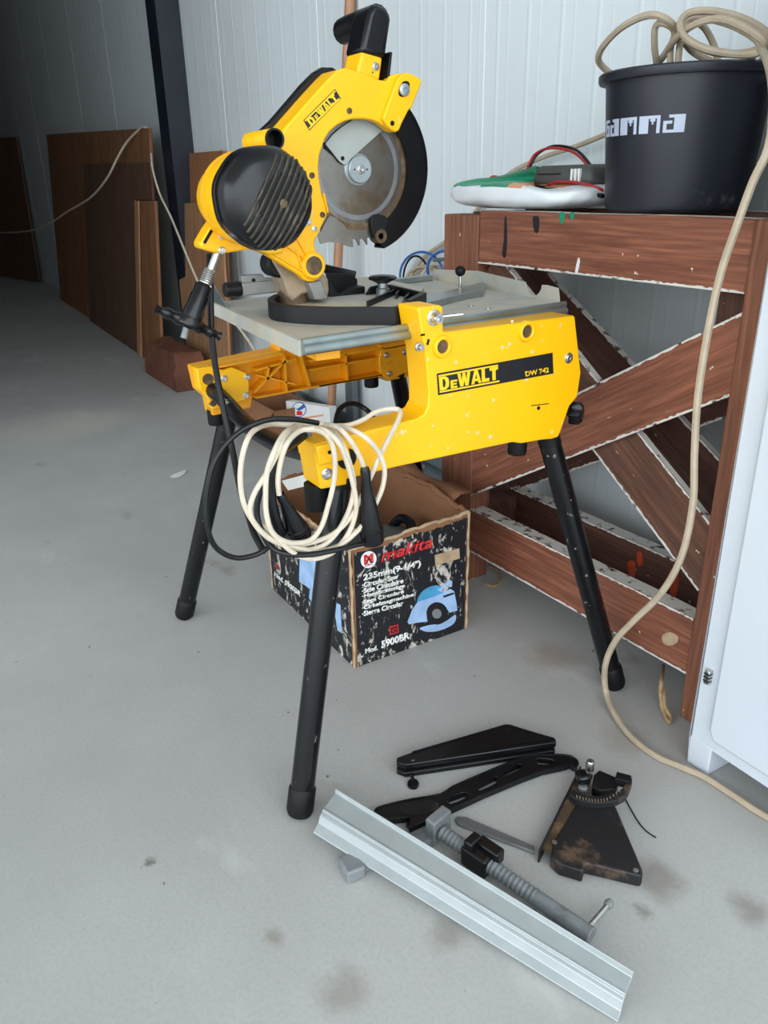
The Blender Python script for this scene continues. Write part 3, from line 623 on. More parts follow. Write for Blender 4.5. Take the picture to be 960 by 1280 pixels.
# power cord of the saw, hanging from the motor bracket
g = G(); pts = [PX(262, 318, -1.26), PX(263, 350, -1.27), PX(265, 420, -1.24), PX(273, 480, -1.2), PX(290, 560, -1.15), PX(300, 610, -1.1), PX(312, 650, -1.06), PX(318, 668, -1.03), PX(330, 690, -1.0)]
g.tube(pts, .0052, 10, 6); g.out('power_cord', 'black_cord', saw)

# ------------------------------------------------------------------ wooden rack (work bench) by the wall
YB = 1.17; YK = 1.375
bench = root('wooden_trestle', (-1.2, 1.3, 0), 'brown stained wooden rack with crossed braces and chipped white edges', 'trestle')
def beam(name, p0, p1, w, t, yc, mat='bench', parent=bench, edge=True):
    """timber between two points in the X-Z plane: local X along it, local Z its width, narrow long edges painted white"""
    a, b = V((p0[0], yc, p0[1])), V((p1[0], yc, p1[1])); d = b-a; L_ = d.length; x = d.normalized(); y = V((0, 1, 0)); z = x.cross(y)
    g = G(); n = 10; r = random.Random(len(D.objects))
    lo = []; 
    for i in range(n+1):
        s = -L_/2+L_*i/n; j = (r.random()-.5)*.002
        lo.append([g.bm.verts.new(q) for q in ((s, -t/2, -w/2+j), (s, t/2, -w/2+j), (s, t/2, w/2+j), (s, -t/2, w/2+j))])
    for p, q in zip(lo, lo[1:]):
        for k in range(4): g.face([p[k], p[(k+1) % 4], q[(k+1) % 4], q[k]], 1 if (edge and k in (0, 2)) else 0)
    g.face(lo[0][::-1]); g.face(lo[-1])
    me = done(g.bm, name); o = D.objects.new(name, me); COL.objects.link(o); o.parent = parent
    me.materials.append(M[mat]); me.materials.append(M['chipped'])
    m = Matrix((x, y, z)).transposed().to_4x4(); m.translation = (a+b)/2-W[parent.name]; o.matrix_local = m
    W[o.name] = (a+b)/2
    bv = o.modifiers.new('bevel', 'BEVEL'); bv.width = .0025; bv.segments = 1; bv.limit_method = 'ANGLE'
    if edge:
        for s_, hmax in ((-1, .0040), (1, .0034)) if name != 'top_rail' else ((-1, .0036),):
            g = G(); n = int(L_/.008); up_ = []
            for i in range(n+1):
                x_ = -L_/2+L_*i/n; up_.append((x_, s_*(w/2-.0008-hmax*(.1+.9*r.random()))))
            poly = [(-L_/2, s_*(w/2+.0012))]+up_+[(L_/2, s_*(w/2+.0012))]
            g.prism([(x_, -t/2-.0009, z_) for x_, z_ in poly], (0, .0014, 0)); me2 = done(g.bm, 'paint_edge'); e_ = D.objects.new('paint_edge', me2); COL.objects.link(e_); e_.parent = o; me2.materials.append(M['chipped']); e_['label'] = 'chipped white paint along the edge'; W[e_.name] = W[o.name]
    return o
M['bench_mid'] = wood('faded_bench_wood', '5A3A2E', '84583F')
t = .042
for yc, mt, sgn in ((YB+t/2, 'bench', 1), (YK+t/2, 'bench_dark', -1)):
    x0, x1 = -1.50, -.808
    if sgn < 0: x0, x1 = -1.585, -.80
    beam('top_rail', (x0, .880), (x1, .880), .112, t, yc, 'bench' if sgn > 0 else 'bench_dark')
    beam('bottom_rail', (x0-.03, .148 if sgn > 0 else .142), (x1, .160 if sgn > 0 else .150), .122 if sgn > 0 else .108, t, yc, 'bench' if sgn > 0 else 'bench_dark')
    off = .006*sgn
    if sgn > 0:
        beam('brace', (-1.60, .259), (-.745, .760), .118, .018, yc-.012, mt)
        beam('brace', (-1.50, .800), (-.79, .318), .118, .018, yc+.010, 'bench_mid')
    else:
        beam('brace', (-1.585, .255), (-.77, .722), .118, .016, yc-.006, mt)
        beam('brace', (-1.60, .79), (-.79, .302), .125, .016, yc-.024, mt)
def post(x0, x1, y0, y1, z1, mat):
    w_, d_ = x1-x0, y1-y0; xc = (x0+x1)/2; a = V((xc, (y0+y1)/2, 0))
    g = G(); g.box((-w_/2, -d_/2, 0), (w_/2, d_/2, z1)); me = done(g.bm, 'post'); o = D.objects.new('post', me); COL.objects.link(o); o.parent = bench; o.location = a-W[bench.name]; W[o.name] = a
    me.materials.append(M[mat]); bv = o.modifiers.new('bevel', 'BEVEL'); bv.width = .003; bv.segments = 1
    return o
M['post'] = wood('stained_post_wood', '784833', '976147', 2)
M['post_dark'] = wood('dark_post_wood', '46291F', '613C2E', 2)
post(-1.635, -1.502, YB-.002, YB+.06, .926, 'post'); post(-.806, -.735, YB-.004, YB+.06, .936, 'post')
post(-1.70, -1.59, YK-.01, YK+.05, .926, 'post_dark'); post(-.798, -.735, YK-.01, YK+.05, .93, 'post_dark')
g = G(); g.box((-.905, YB+.07, .745), (-.81, YK-.005, .825)); g.out('dark_block', 'post_dark', bench, bevel=.002)  # plain dark block below and behind the right end of the top rail
g = G(); g.box((-1.60, YB+.06, .86), (-1.54, YK-.01, .93)); g.out('end_rail', 'bench_dark', bench); g = G(); g.box((-1.60, YB+.06, .10), (-1.55, YK-.01, .19)); g.out('end_rail', 'bench_dark', bench)
# paint runs, glue and orange marks on the timber
def stain(pts, mat, par=bench, name='paint_mark', Y=YB, th=.0008, k=2):
    g = G(); g.prism(rnd([PY(x, y, Y-.0002) for x, y in pts], k), (0, -th, 0)); return g.out(name, mat, par, smooth=None)
stain([(633, 272), (631, 274), (630, 300), (628, 318), (632, 322), (634, 300)], 'black_ink'); stain([(669, 270), (666, 273), (668, 289), (673, 290), (674, 272)], 'black_ink')
stain([(700, 266), (700, 277), (703, 280), (706, 272), (706, 266)], 'green_print'); stain([(713, 266), (714, 274), (717, 274), (718, 266)], 'green_print')
stain([(828, 794), (838, 790), (848, 796), (846, 804), (836, 807), (829, 803)], 'card_pale', Y=YB-.001)
stain([(719, 340), (723, 322), (725, 327), (722, 341)], 'white_ink')
stain([(785, 702), (786, 716), (793, 722), (794, 702)], 'orange', Y=YK); stain([(797, 690), (797, 706), (803, 707), (803, 692)], 'orange', Y=YK); stain([(836, 715), (838, 742), (846, 744), (848, 712)], 'orange', Y=YK)

# ------------------------------------------------------------------ things on the rack
ZT = .9375
# bag
def bagpts():
    cx, cy = -1.468, 1.30; a, b, h = .220, .125, .074
    g = G(); rows = []; nz, na = 14, 72
    r = random.Random(3); ph = [r.random()*6.28 for _ in range(12)]
    for i in range(nz+1):
        t_ = i/nz; z = h*t_; prof_ = (1-abs(2*t_*.96-.92)**3.6)**.40
        row = []
        for j in range(na):
            A = 2*math.pi*j/na; ca, sa = math.cos(A), math.sin(A)
            e = .62; x = math.copysign(abs(ca)**e, ca); y = math.copysign(abs(sa)**e, sa)
            wr = 1 + .012*math.sin(9*A+ph[0]+5*t_)+.010*math.sin(23*A+ph[1]-7*t_)*(1-t_) + .008*math.sin(37*A+ph[3]+9*t_)
            zz = z*(1-.36*max(0, x)*t_)*(1+.20*y*t_) + .003*math.sin(5*A+ph[2])*t_
            row.append(g.bm.verts.new((cx+a*x*prof_*wr, cy+b*y*prof_*wr, ZT+.001+zz)))
        rows.append(row)
    for p, q in zip(rows, rows[1:]):
        for j in range(na): g.face([p[j], p[(j+1) % na], q[(j+1) % na], q[j]])
    g.face(rows[0][::-1])
    # top
    c = [rows[-1]]
    for f in (.8, .55, .3):
        nr = []
        for v in rows[-1]:
            x, y = cx+(v.co.x-cx)*f, cy+(v.co.y-cy)*f; nr.append(g.bm.verts.new((x, y, v.co.z+.010*(1-f)+.0025*math.sin(70*x)*math.sin(60*y))))
        c.append(nr)
    for p, q in zip(c, c[1:]):
        for j in range(na):
            f = g.face([p[j], p[(j+1) % na], q[(j+1) % na], q[j]])
            if f:
                m = f.calc_center_median(); f.material_index = (1 if m.x < cx-.01 else 2 if m.x < cx+.10 else 0)
    f = g.face(c[-1]); f.material_index = 1
    for p, q in zip(rows[-3:], rows[-2:]):
        pass
    for f in g.bm.faces:
        m = f.calc_center_median()
        if m.z > ZT+h*(.66-.22*max(0, (m.x-cx)/a)) or len(f.verts) > 4: f.material_index = 1 if -.9*a < m.x-cx < .12*a else 2 if .12*a <= m.x-cx < .42*a else 0
    return g
o = bagpts().out('plastic_bag', ['bag', 'green_print', 'orange_print'], smooth=60)
tag(o, 'flat white plastic sack with green and orange print lying on the rack top', 'bag')
# battery charger with its leads
ch = root('battery_charger', (-1.385, 1.35, ZT+.055), 'grey battery charger with red and black leads on the white sack', 'charger')
zc = ZT+.044
g = G()
for k, (sx, sy, z0, z1) in enumerate([(.085, .05, 0, .012), (.092, .056, .012, .038), (.080, .048, .038, .046)]): pass
prof = [(.082, .046, 0), (.094, .056, .008), (.096, .058, .014), (.090, .054, .036), (.080, .046, .044)]
rows = []
for sx, sy, z in prof:
    rows.append([g.bm.verts.new((-1.385+sx*math.copysign(abs(math.cos(A))**.3, math.cos(A)), 1.35+sy*math.copysign(abs(math.sin(A))**.3, math.sin(A)), zc+z)) for A in [2*math.pi*i/32 for i in range(32)]])
for p, q in zip(rows, rows[1:]):
    for j in range(32): g.face([p[j], p[(j+1) % 32], q[(j+1) % 32], q[j]])
g.face(rows[0][::-1]); g.face(rows[-1]); g.out('case', 'charger', ch, smooth=40)
for k in range(3):
    g = G(); g.box((-1.345+k*.011, 1.2895, zc+.010), (-1.340+k*.011, 1.2955, zc+.036)); g.out('light_bar', 'white_ink', ch)
g = G(); g.box((-1.45, 1.291, zc+.026), (-1.38, 1.2955, zc+.028)); g.out('case_groove', 'black_soft', ch)
g = G(); g.lathe([(.088, -.008), (.090, -.006), (.090, -.003), (.084, .0)], (-1.36, 1.34, zc), (0, 0, 1), 28); g.out('base_tray', 'black_plastic', ch)
def wire(par, pts, r, mat, name, n=8, res=6):
    g = G(); g.tube(pts, r, n, res); return g.out(name, mat, par)
YC = 1.31
for dx, m in ((0, 'red_wire'), (.004, 'black_cord')):
    wire(ch, [PY(640, 228, YC)+V((0, dx, 0)), PY(655, 222, YC)+V((0, dx, .0)), PY(661, 206, YC+.02)+V((dx, dx, 0)), PY(670, 192, YC+.03)+V((dx, dx, 0)), PY(690, 185, YC+.03)+V((dx, dx, dx)), PY(718, 191, YC+.03)+V((dx, dx, dx)), PY(739, 212, YC+.03)+V((dx, dx, 0))], .003, m, 'lead')
wire(ch, [PY(680, 236, YC-.02), PY(693, 228, YC-.035), PY(720, 228, YC-.035), PY(745, 234, YC-.03), PY(754, 238, YC-.02)], .003, 'red_wire', 'lead')
wire(ch, [PY(625, 229, YC-.0), PY(660, 232, YC-.02), PY(700, 238, YC-.03), PY(735, 242, YC-.03), PY(754, 245, YC-.03)], .0045, 'black_cord', 'lead')
g = G(); c = PY(617, 226, 1.30); g.lathe([(.004, -.014), (.011, -.010), (.013, 0), (.010, .010), (.003, .014)], c, (1, .2, .3), 14); g.out('clip', 'copper', ch)
# bucket
BC = V((-1.095, 1.325, ZT))
bu = root('bucket', BC, 'round black plastic builder\'s bucket with light grey lettering on the rack', 'bucket')
HB = .232; Rb, Rt = .127, .148
g = G(); g.lathe([(.001, .001), (Rb-.008, .001), (Rb, .006), (Rb+.002, .012), (Rt-.003, HB-.012), (Rt, HB-.012), (Rt+.009, HB-.012), (Rt+.011, HB-.008), (Rt+.011, HB+.001), (Rt+.008, HB+.004), (Rt-.003, HB+.003), (Rt-.005, HB-.005), (Rb-.002, .010), (.001, .008)], BC, (0, 0, 1), 64, caps=False)
body = g.out('body', 'bucket', bu)
# lettering wrapped round the wall; blocks given on a small grid
glyph = {'G': ["1111111", "11.....", "11.1111", "11...11", "11...11", "1111111"], 'A': ["...1111111", ".....11111", "1111.11111", "11...11111", "11...11111", "1111111111"],
         'M': ["1111111111111", "111111.111.11", "111111..1..11", "111111.....11", "111111.....11", "111111.....11"], 'a': ["...111111111", "......111111", "11111.111111", "11....111111", "11....111111", "111111111111"]}
def wrap_text():
    rows_h = .0094; z0 = .105+.0; a_left = None
    def ang(x, y):                               # where a sight line meets the wall
        d = ray(x, y); p = EYE-BC; R_ = Rb+(Rt-Rb)*.55
        A_, B_, C_ = d.x*d.x+d.y*d.y, 2*(p.x*d.x+p.y*d.y), p.x*p.x+p.y*p.y-R_*R_
        t_ = (-B_-math.sqrt(max(0, B_*B_-4*A_*C_)))/(2*A_); q = p+d*t_; return math.atan2(q.y, q.x), q.z
    aL, zL = ang(758.2, 172); aR, zR = ang(855, 165); _, zt = ang(855, 142.5)
    h = (zt-zR)
    words = [('G', 7), ('A', 10), ('M', 13), ('M', 13), ('a', 12)]; tot = 7+10+13+13+12+4*1.8
    x = 0; objs = []
    for ch_, wd in words:
        gl = glyph[ch_]; g = G()
        for ri, row in enumerate(gl):
            for ci, v in enumerate(row):
                if v != '1': continue
                for sub in range(2):
                    u0 = (x+ci+sub*.5)/tot; u1 = (x+ci+sub*.5+.5)/tot
                    zz1 = zR+h*(1-ri/6); zz0 = zR+h*(1-(ri+1)/6)
                    q = []
                    for dr_ in (0.0004, .0012):
                        for uu, zz in ((u0, zz0), (u1, zz0), (u1, zz1), (u0, zz1)):
                            a_ = aL+(aR-aL)*uu; rr = Rb+.002+(Rt-.003-Rb-.002)*(zz-.012)/(HB-.024)+dr_
                            q.append(BC+V((rr*math.cos(a_), rr*math.sin(a_), zz)))
                    g.hexa(q)
        bmesh.ops.remove_doubles(g.bm, verts=g.bm.verts, dist=1e-5)
        g.out('lettering', 'gamma', body, smooth=None); x += wd+1.8
wrap_text()
# cable coil in the bucket; one end runs out to the left behind the sack, the other hangs down to the floor
def ringpts(c, rx, rz, tilt, a0, a1, n, yaw=.6, lift=0):
    out = []
    for i in range(n+1):
        a = math.radians(a0+(a1-a0)*i/n); x = rx*math.cos(a); y = rz*math.sin(a)
        p = V((x, y*math.cos(tilt), y*math.sin(tilt)+lift*i/n)); p.rotate(Matrix.Rotation(yaw, 3, 'Z')); out.append(V(c)+p)
    return out
YR = 1.30
cb = [(933, 76, 1.38), (905, 82, 1.36), (868, 66, 1.36), (850, 44, 1.30), (838, 28, 1.26), (820, 19, 1.24), (800, 22, 1.24), (775, 36, 1.24), (754, 58, 1.25), (748, 74, 1.27), (756, 86, 1.30), (775, 100, 1.34)]
coil = root('cable_coil', BC+V((0, 0, .012)), 'thick beige cable coiled loosely in the black bucket', 'cable')
wire(coil, [PY(*p) for p in [(838, 92, 1.30), (838, 62, 1.29), (843, 40, 1.28), (832, 30, 1.26), (820, 32, 1.26), (818, 52, 1.27), (820, 74, 1.29), (824, 92, 1.32)]], .0058, 'beige_cord', 'strand')
wire(coil, [PY(*p) for p in cb], .0062, 'beige_cord', 'strand')
wire(coil, [PY(*p) for p in [(812, 90, 1.33), (828, 72, 1.30), (845, 48, 1.27), (870, 30, 1.26), (900, 24, 1.26), (930, 34, 1.26), (955, 52, 1.27), (952, 64, 1.29), (925, 68, 1.28), (885, 62, 1.26), (858, 48, 1.25), (850, 30, 1.26), (862, 16, 1.28), (890, 14, 1.30), (925, 22, 1.32), (955, 38, 1.34), (968, 55, 1.34), (955, 72, 1.34), (940, 96, 1.33)]], .0062, 'beige_cord', 'strand')
wire(coil, [PY(*p) for p in [(846, 92, 1.28), (850, 55, 1.30), (855, 30, 1.31), (872, 22, 1.32), (905, 28, 1.33), (935, 42, 1.33), (950, 58, 1.33), (930, 66, 1.31), (895, 66, 1.29), (865, 54, 1.28), (852, 44, 1.28), (862, 30, 1.32), (878, 32, 1.36), (893, 58, 1.38), (900, 90, 1.36)]], .006, 'beige_cord', 'strand')
wire(None, [PY(*p) for p in [(757, 168, 1.50), (720, 183, 1.51), (680, 196, 1.52), (640, 215, 1.52), (618, 235, 1.53), (590, 270, 1.54), (560, 299, 1.54), (530, 322, 1.53), (514, 345, 1.52), (506, 380, 1.51), (508, 440, 1.52), (514, 500, 1.525), (520, 550, 1.525)]]+[V((-2.27, 1.50, .0575)), V((-2.20, 1.495, .0568))], .0062, 'beige_cord', 'supply_cable')
o = D.objects['supply_cable']; tag(o, 'beige cable running along the wall behind the white sack down behind the saw table', 'cable')
def cordobj(name, pts, r, mat, label, cat, group=None, n=8, res=7):
    g = G(); g.tube(pts, r, n, res); o = g.out(name, mat); return tag(o, label, cat, group)
cordobj('hanging_cable', [V((-1.01, 1.31, 1.10)), V((-.965, 1.30, 1.16)), V((-.939, 1.295, 1.184)), V((-.905, 1.265, 1.178)), V((-.80, 1.15, 1.115)), PY(962, 178, 1.085), PY(940, 230, 1.075), PY(920, 285, 1.07), PY(900, 345, 1.065), PY(884, 420, 1.06), PY(872, 500, 1.06), PY(868, 570, 1.06), PY(866, 630, 1.06), PY(852, 695, 1.06), PY(826, 742, 1.055), PY(793, 775, 1.05), PY(770, 800, 1.05), PY(757, 830, 1.055), PZ(757, 862, .03), PZ(768, 892, .012), PZ(790, 922, .0065), PZ(820, 945, .0065), PZ(850, 958, .0065), PZ(880, 971, .0065), PZ(915, 993, .0065), PZ(945, 1013, .0065), PZ(985, 1036, .0065)], .0062, 'beige_cord', 'long beige cable hanging in front of the wooden rack down onto the floor', 'cable')
# grey tub behind the bucket
gt = V((-.862, 1.40, ZT)); g = G(); g.lathe([(.001, .0), (.066, .0), (.070, .004), (.088, .20), (.094, .202), (.094, .210), (.086, .211), (.084, .202), (.066, .008), (.001, .007)], gt, (0, 0, 1), 40, caps=False)
o = g.out('tub', 'grey_bucket'); tag(o, 'blue-grey plastic tub on the rack to the right of the black bucket', 'tub')

# ------------------------------------------------------------------ white cabinet at the right
cx0, cy0 = -.708, 1.068
cab = root('cabinet', (cx0+.3, cy0+.2, 0), 'tall white enamelled metal cabinet with a flush door at the right', 'cabinet')
g = G(); zc0 = .058; HCAB = 1.45; cw = .62
g.box((cx0, cy0, zc0), (cx0+cw, cy0+.42, HCAB)); g.box((cx0, cy0, 0), (cx0+.045, cy0+.42, zc0)); g.box((cx0+cw-.045, cy0, 0), (cx0+cw, cy0+.42, zc0)); bmesh.ops.remove_doubles(g.bm, verts=g.bm.verts, dist=1e-5)
g.out('carcass', 'cabinet', cab, bevel=.003, seg=3)
g = G(); dz0 = .085
dp = [(cx0+.04, dz0+.02), (cx0+.05, dz0), (cx0+cw-.05, dz0), (cx0+cw-.04, dz0+.02), (cx0+cw-.04, HCAB-.05), (cx0+.04, HCAB-.05)]
g.prism([(x, cy0-.012, z) for x, z in dp], (0, .013, 0)); door = g.out('door', 'cabinet', cab, bevel=.005, seg=3)
g = G(); c = PY(886, 845, cy0-.002); g.box((c.x-.004, c.y-.008, c.z-.014), (c.x+.006, c.y+.004, c.z+.014)); hg = g.out('hinge', 'steel', cab, bevel=.002)
for dz in (-.007, 0, .007):
    g = G(); g.box((c.x-.0045, c.y-.0086, c.z+dz-.001), (c.x+.0065, c.y, c.z+dz+.001)); g.out('hinge_groove', 'black_soft', hg)

# ------------------------------------------------------------------ printed cardboard box under the saw
bx = root('cardboard_box', (-1.52, .855, 0), 'battered black printed cardboard box with open torn top under the saw', 'cardboard box')
X0, X1, Y0, Y1 = -1.752, -1.308, .703, 1.012
hz = {}
def torn(a, b, base, amp, seed, n=36):
    r = random.Random(seed); return [(a+(b-a)*i/n, base+amp*(.35*math.sin(i*.33+seed)+.9*(r.random()-.5))) for i in range(n+1)]
def panel_x(name, X, th, y0, y1, z_l, z_r, seed, mat, par, amp=.004):
    tp = torn(y0, y1, 0, amp, seed); n = len(tp); g = G()
    g.prism([(X, y0, .001), (X, y1, .001)]+[(X, y, z_l+(z_r-z_l)*(y-y0)/(y1-y0)+dz) for y, dz in tp[::-1]], (th, 0, 0)); return g.out(name, mat, par, smooth=None)
def panel_y(name, Y, th, x0, x1, z_l, z_r, seed, mat, par, amp=.004):
    tp = torn(x0, x1, 0, amp, seed); g = G()
    g.prism([(x0, Y, .001), (x1, Y, .001)]+[(x, Y, z_l+(z_r-z_l)*(x-x0)/(x1-x0)+dz) for x, dz in tp[::-1]], (0, th, 0)); return g.out(name, mat, par, smooth=None)
fr = panel_x('front_panel', X1, -.004, Y0, Y1, .292, .305, 1, 'card', bx)
bk_ = panel_x('back_panel', X0, .004, Y0, Y1, .30, .33, 5, 'card', bx, .006)
sd = panel_y('side_panel', Y0, .004, X0, X1, .285, .292, 9, 'card', bx)
s2 = panel_y('side_panel', Y1, -.004, X0, X1, .33, .31, 13, 'card', bx, .010)
g = G(); g.box((X0+.005, Y0+.005, .001), (X1-.005, Y1-.005, .005)); g.out('bottom', 'card', bx)
pf = panel_x('printed_sheet', X1+.0002, .0006, Y0+.008, Y1-.006, .280, .292, 21, 'printed', fr, .005)
ps = panel_y('printed_sheet', Y0-.0002, -.0006, X0+.004, X1-.010, .270, .279, 27, 'printed', sd, .006)
for (p, q) in (((X1, Y0, .002), (X1, Y0, .292)), ((X1, Y1, .002), (X1, Y1, .305)), ((X0, Y0, .002), (X0, Y0, .28))):
    g = G(); n = 18; r = random.Random(int(p[1]*99)); p, q = V(p), V(q)
    g.tube([p.lerp(q, i/n)+V(((r.random()-.5)*.002, (r.random()-.5)*.002, 0)) for i in range(n+1)], lambda t_: .0030+.0010*math.sin(40*t_), 8, raw=True); g.out('worn_edge', 'card_pale', bx)
for a, b, Xa in (((Y0, .292), (Y1, .305), X1-.001),):
    g = G(); n = 34; r = random.Random(4)
    g.tube([V((Xa, a[0]+(b[0]-a[0])*i/n, a[1]+(b[1]-a[1])*i/n+.004*math.sin(i*.33+1)*.35+(r.random()-.5)*.0045)) for i in range(n+1)], lambda t_: .0024+.0016*abs(math.sin(23*t_))+.006*max(0, t_-.75), 7, raw=True); g.out('worn_edge', 'card_pale', bx)
    g = G(); n = 34
    g.tube([V((X0+(X1-X0)*i/n, Y0+.002, .285+.007*i/n+(r.random()-.5)*.006)) for i in range(n+1)], lambda t_: .0024+.0014*abs(math.sin(23*t_)), 7, raw=True); g.out('worn_edge', 'card_pale', bx)
    g = G(); g.tube([V((X0+(X1-X0)*i/n, Y1-.002, .33-.02*i/n+.010*math.sin(i*.35)*.6+(r.random()-.5)*.007)) for i in range(n+1)], lambda t_: .004+.003*abs(math.sin(19*t_)), 7, raw=True); g.out('worn_edge', 'card', bx)
# torn flap folded outward behind
g = G(); fl_ = []
for i in range(13):
    t_ = i/12; x = X0+.03+(X1-X0-.10)*t_
    fl_.append([g.bm.verts.new((x, Y1-.001+d, .325-.015*t_+h+.006*math.sin(5*t_+d*40))) for d, h in ((0, 0), (.03, .012), (.055+.012*math.sin(9*t_), .004))])
for p, q in zip(fl_, fl_[1:]):
    for j in range(2): g.face([p[j], p[j+1], q[j+1], q[j]])
o = g.out('torn_flap', 'card', bx, smooth=60); sm = o.modifiers.new('thick', 'SOLIDIFY'); sm.thickness = .003
# printing on the front face
XP = X1+.0009
def B(x, y): return PX(320+x/3.4286, 590+y/3.4286, XP)
def art(name, pts, mat, off=0., k=0, par=pf):
    p = [B(*q) for q in pts]; p = rnd(p, k) if k else p
    return decal(name, [q+V((off, 0, 0)) for q in p], mat, par, (1, 0, 0), .0004)
def line(body, x0, y0, x1, y1, h, mat='white_ink', bold=.035, shear=0., keep=None, off=.0008):
    return text('lettering', body, B(x0, y0), B(x1, y1), B(x0-1, y0-h), mat, pf, bold, shear, n_off=off, thick=.0003, keep=keep)
line('makita', 535, 388, 756, 322, 52, 'red', .022, .25)
line('235mm(9-1/4")', 460, 473, 706, 410, 36, bold=.042)
for tx, x0, y0, x1, y1 in (('·Circular Saw', 454, 497, 610, 457), ('·Scie Circulaire', 454, 522, 632, 476), ('·Handkreissäge', 454, 547, 638, 499), ('·Sega Circolare', 454, 572, 634, 524), ('·Cirkelzaagmachine', 454, 597, 676, 537), ('·Sierra Circular', 454, 620, 632, 572)):
    line(tx, x0, y0, x1, y1, 23, bold=.042)
line('Mod.', 468, 779, 522, 762, 22, bold=.035); line('5900BR', 537, 757, 659, 714, 33, bold=.045)
art('emblem', [(482+34*math.cos(a), 375-4*math.cos(a)+36*math.sin(a)) for a in [2*math.pi*i/28 for i in range(28)]], 'white_ink', .0004)
line('M', 462, 396, 502, 386, 40, 'red', .09, off=.0014); line('E.M.C', 466, 404, 500, 396, 9, 'red', .02, off=.0014)
art('paper_patch', [(765, 356), (870, 326), (873, 370), (768, 401)], 'card_pale', .0005)
art('symbol', [(572, 662), (609, 652), (611, 687), (573, 698)], 'red', .0004); art('symbol', [(577, 667), (604, 659), (606, 683), (578, 692)], 'black_ink', .0009)
art('symbol', [(583, 672), (599, 667), (600, 680), (584, 685)], 'red', .0013); art('symbol', [(587, 674), (596, 671), (597, 679), (588, 681)], 'black_ink', .0017)
art('picture', [(690, 558), (705, 520), (735, 495), (775, 485), (800, 500), (790, 530), (740, 545)], 'blue2_ink', .0004, 2)
art('picture', [(648, 642), (668, 590), (692, 556), (745, 540), (795, 520), (832, 500), (848, 510), (858, 560), (862, 592), (830, 602), (800, 568), (770, 560), (740, 580), (730, 625), (735, 640), (690, 645), (655, 652)], 'blue_ink', .0008)
art('picture', [(778, 505), (800, 485), (832, 462), (840, 470), (838, 492), (828, 492), (826, 482), (800, 500), (795, 515)], 'blue_ink', .0008)
art('picture', [(700, 668), (740, 655), (800, 645), (835, 622), (855, 612), (852, 640), (830, 660), (780, 680), (735, 684), (712, 678)], 'blue_ink', .0012, 2)
art('picture', [(775+46*math.cos(a), 605+48*math.sin(a)) for a in [2*math.pi*i/24 for i in range(24)]], 'black_ink', .0012); art('picture', [(773+20*math.cos(a), 606+21*math.sin(a)) for a in [2*math.pi*i/20 for i in range(20)]], 'grey_paint', .0016)
art('picture', [(800, 530), (845, 515), (848, 522), (803, 538)], 'black_ink', .0012)
# printing on the left face
def Bs(x, y): return PY(320+x/3.4286, 590+y/3.4286, Y0-.0010)
def arts(name, pts, mat): return decal(name, [Bs(*q) for q in pts], mat, ps, (0, -1, 0), .0004)
arts('picture', [(188, 372), (290, 378), (288, 545), (262, 600), (228, 540), (232, 500), (185, 470)], 'blue_ink'); arts('picture', [(270, 378), (292, 379), (292, 410), (268, 402)], 'blue2_ink')
arts('picture', [(345, 560), (362, 570), (368, 690), (352, 680), (340, 620)], 'blue_ink')
text('lettering', 'Mod. 5900BR', Bs(78, 445), Bs(190, 535), Bs(80, 425), 'white_ink', ps, .03, n_off=.0002)
text('lettering', 'M', Bs(82, 408), Bs(98, 420), Bs(82, 388), 'red', ps, .06, n_off=.0002)
# what lies in the box
tl = root('circular_saw', (-1.50, .87, .006), 'grey power tool with a dark handle lying in the open printed box', 'power tool')
g = G(); g.lathe([(.02, -.11), (.075, -.10), (.095, -.06), (.10, 0), (.10, .08), (.085, .12), (.03, .13)], (-1.52, .88, .125), (.75, .65, .0), 30); g.out('body', 'grey_tool', tl)
g = G(); g.tube([V((-1.44, .91, .19)), V((-1.425, .93, .225)), V((-1.45, .945, .245)), V((-1.49, .94, .24)), V((-1.51, .92, .20))], .012, 10); g.out('handle', 'black_plastic', tl)
g = G(); g.box((-1.66, .76, .006), (-1.36, .96, .03)); g.out('base_plate', 'galv', tl, bevel=.004)

g = G(); q = [PY(x, y, .735) for x, y in ((352, 601), (408, 586), (428, 584), (430, 596), (360, 613))]; g.prism(q, (0, .003, 0)); o = g.out('paper_strip', 'cream', smooth=None); tag(o, 'white folded paper strip sticking out of the printed cardboard box', 'paper')

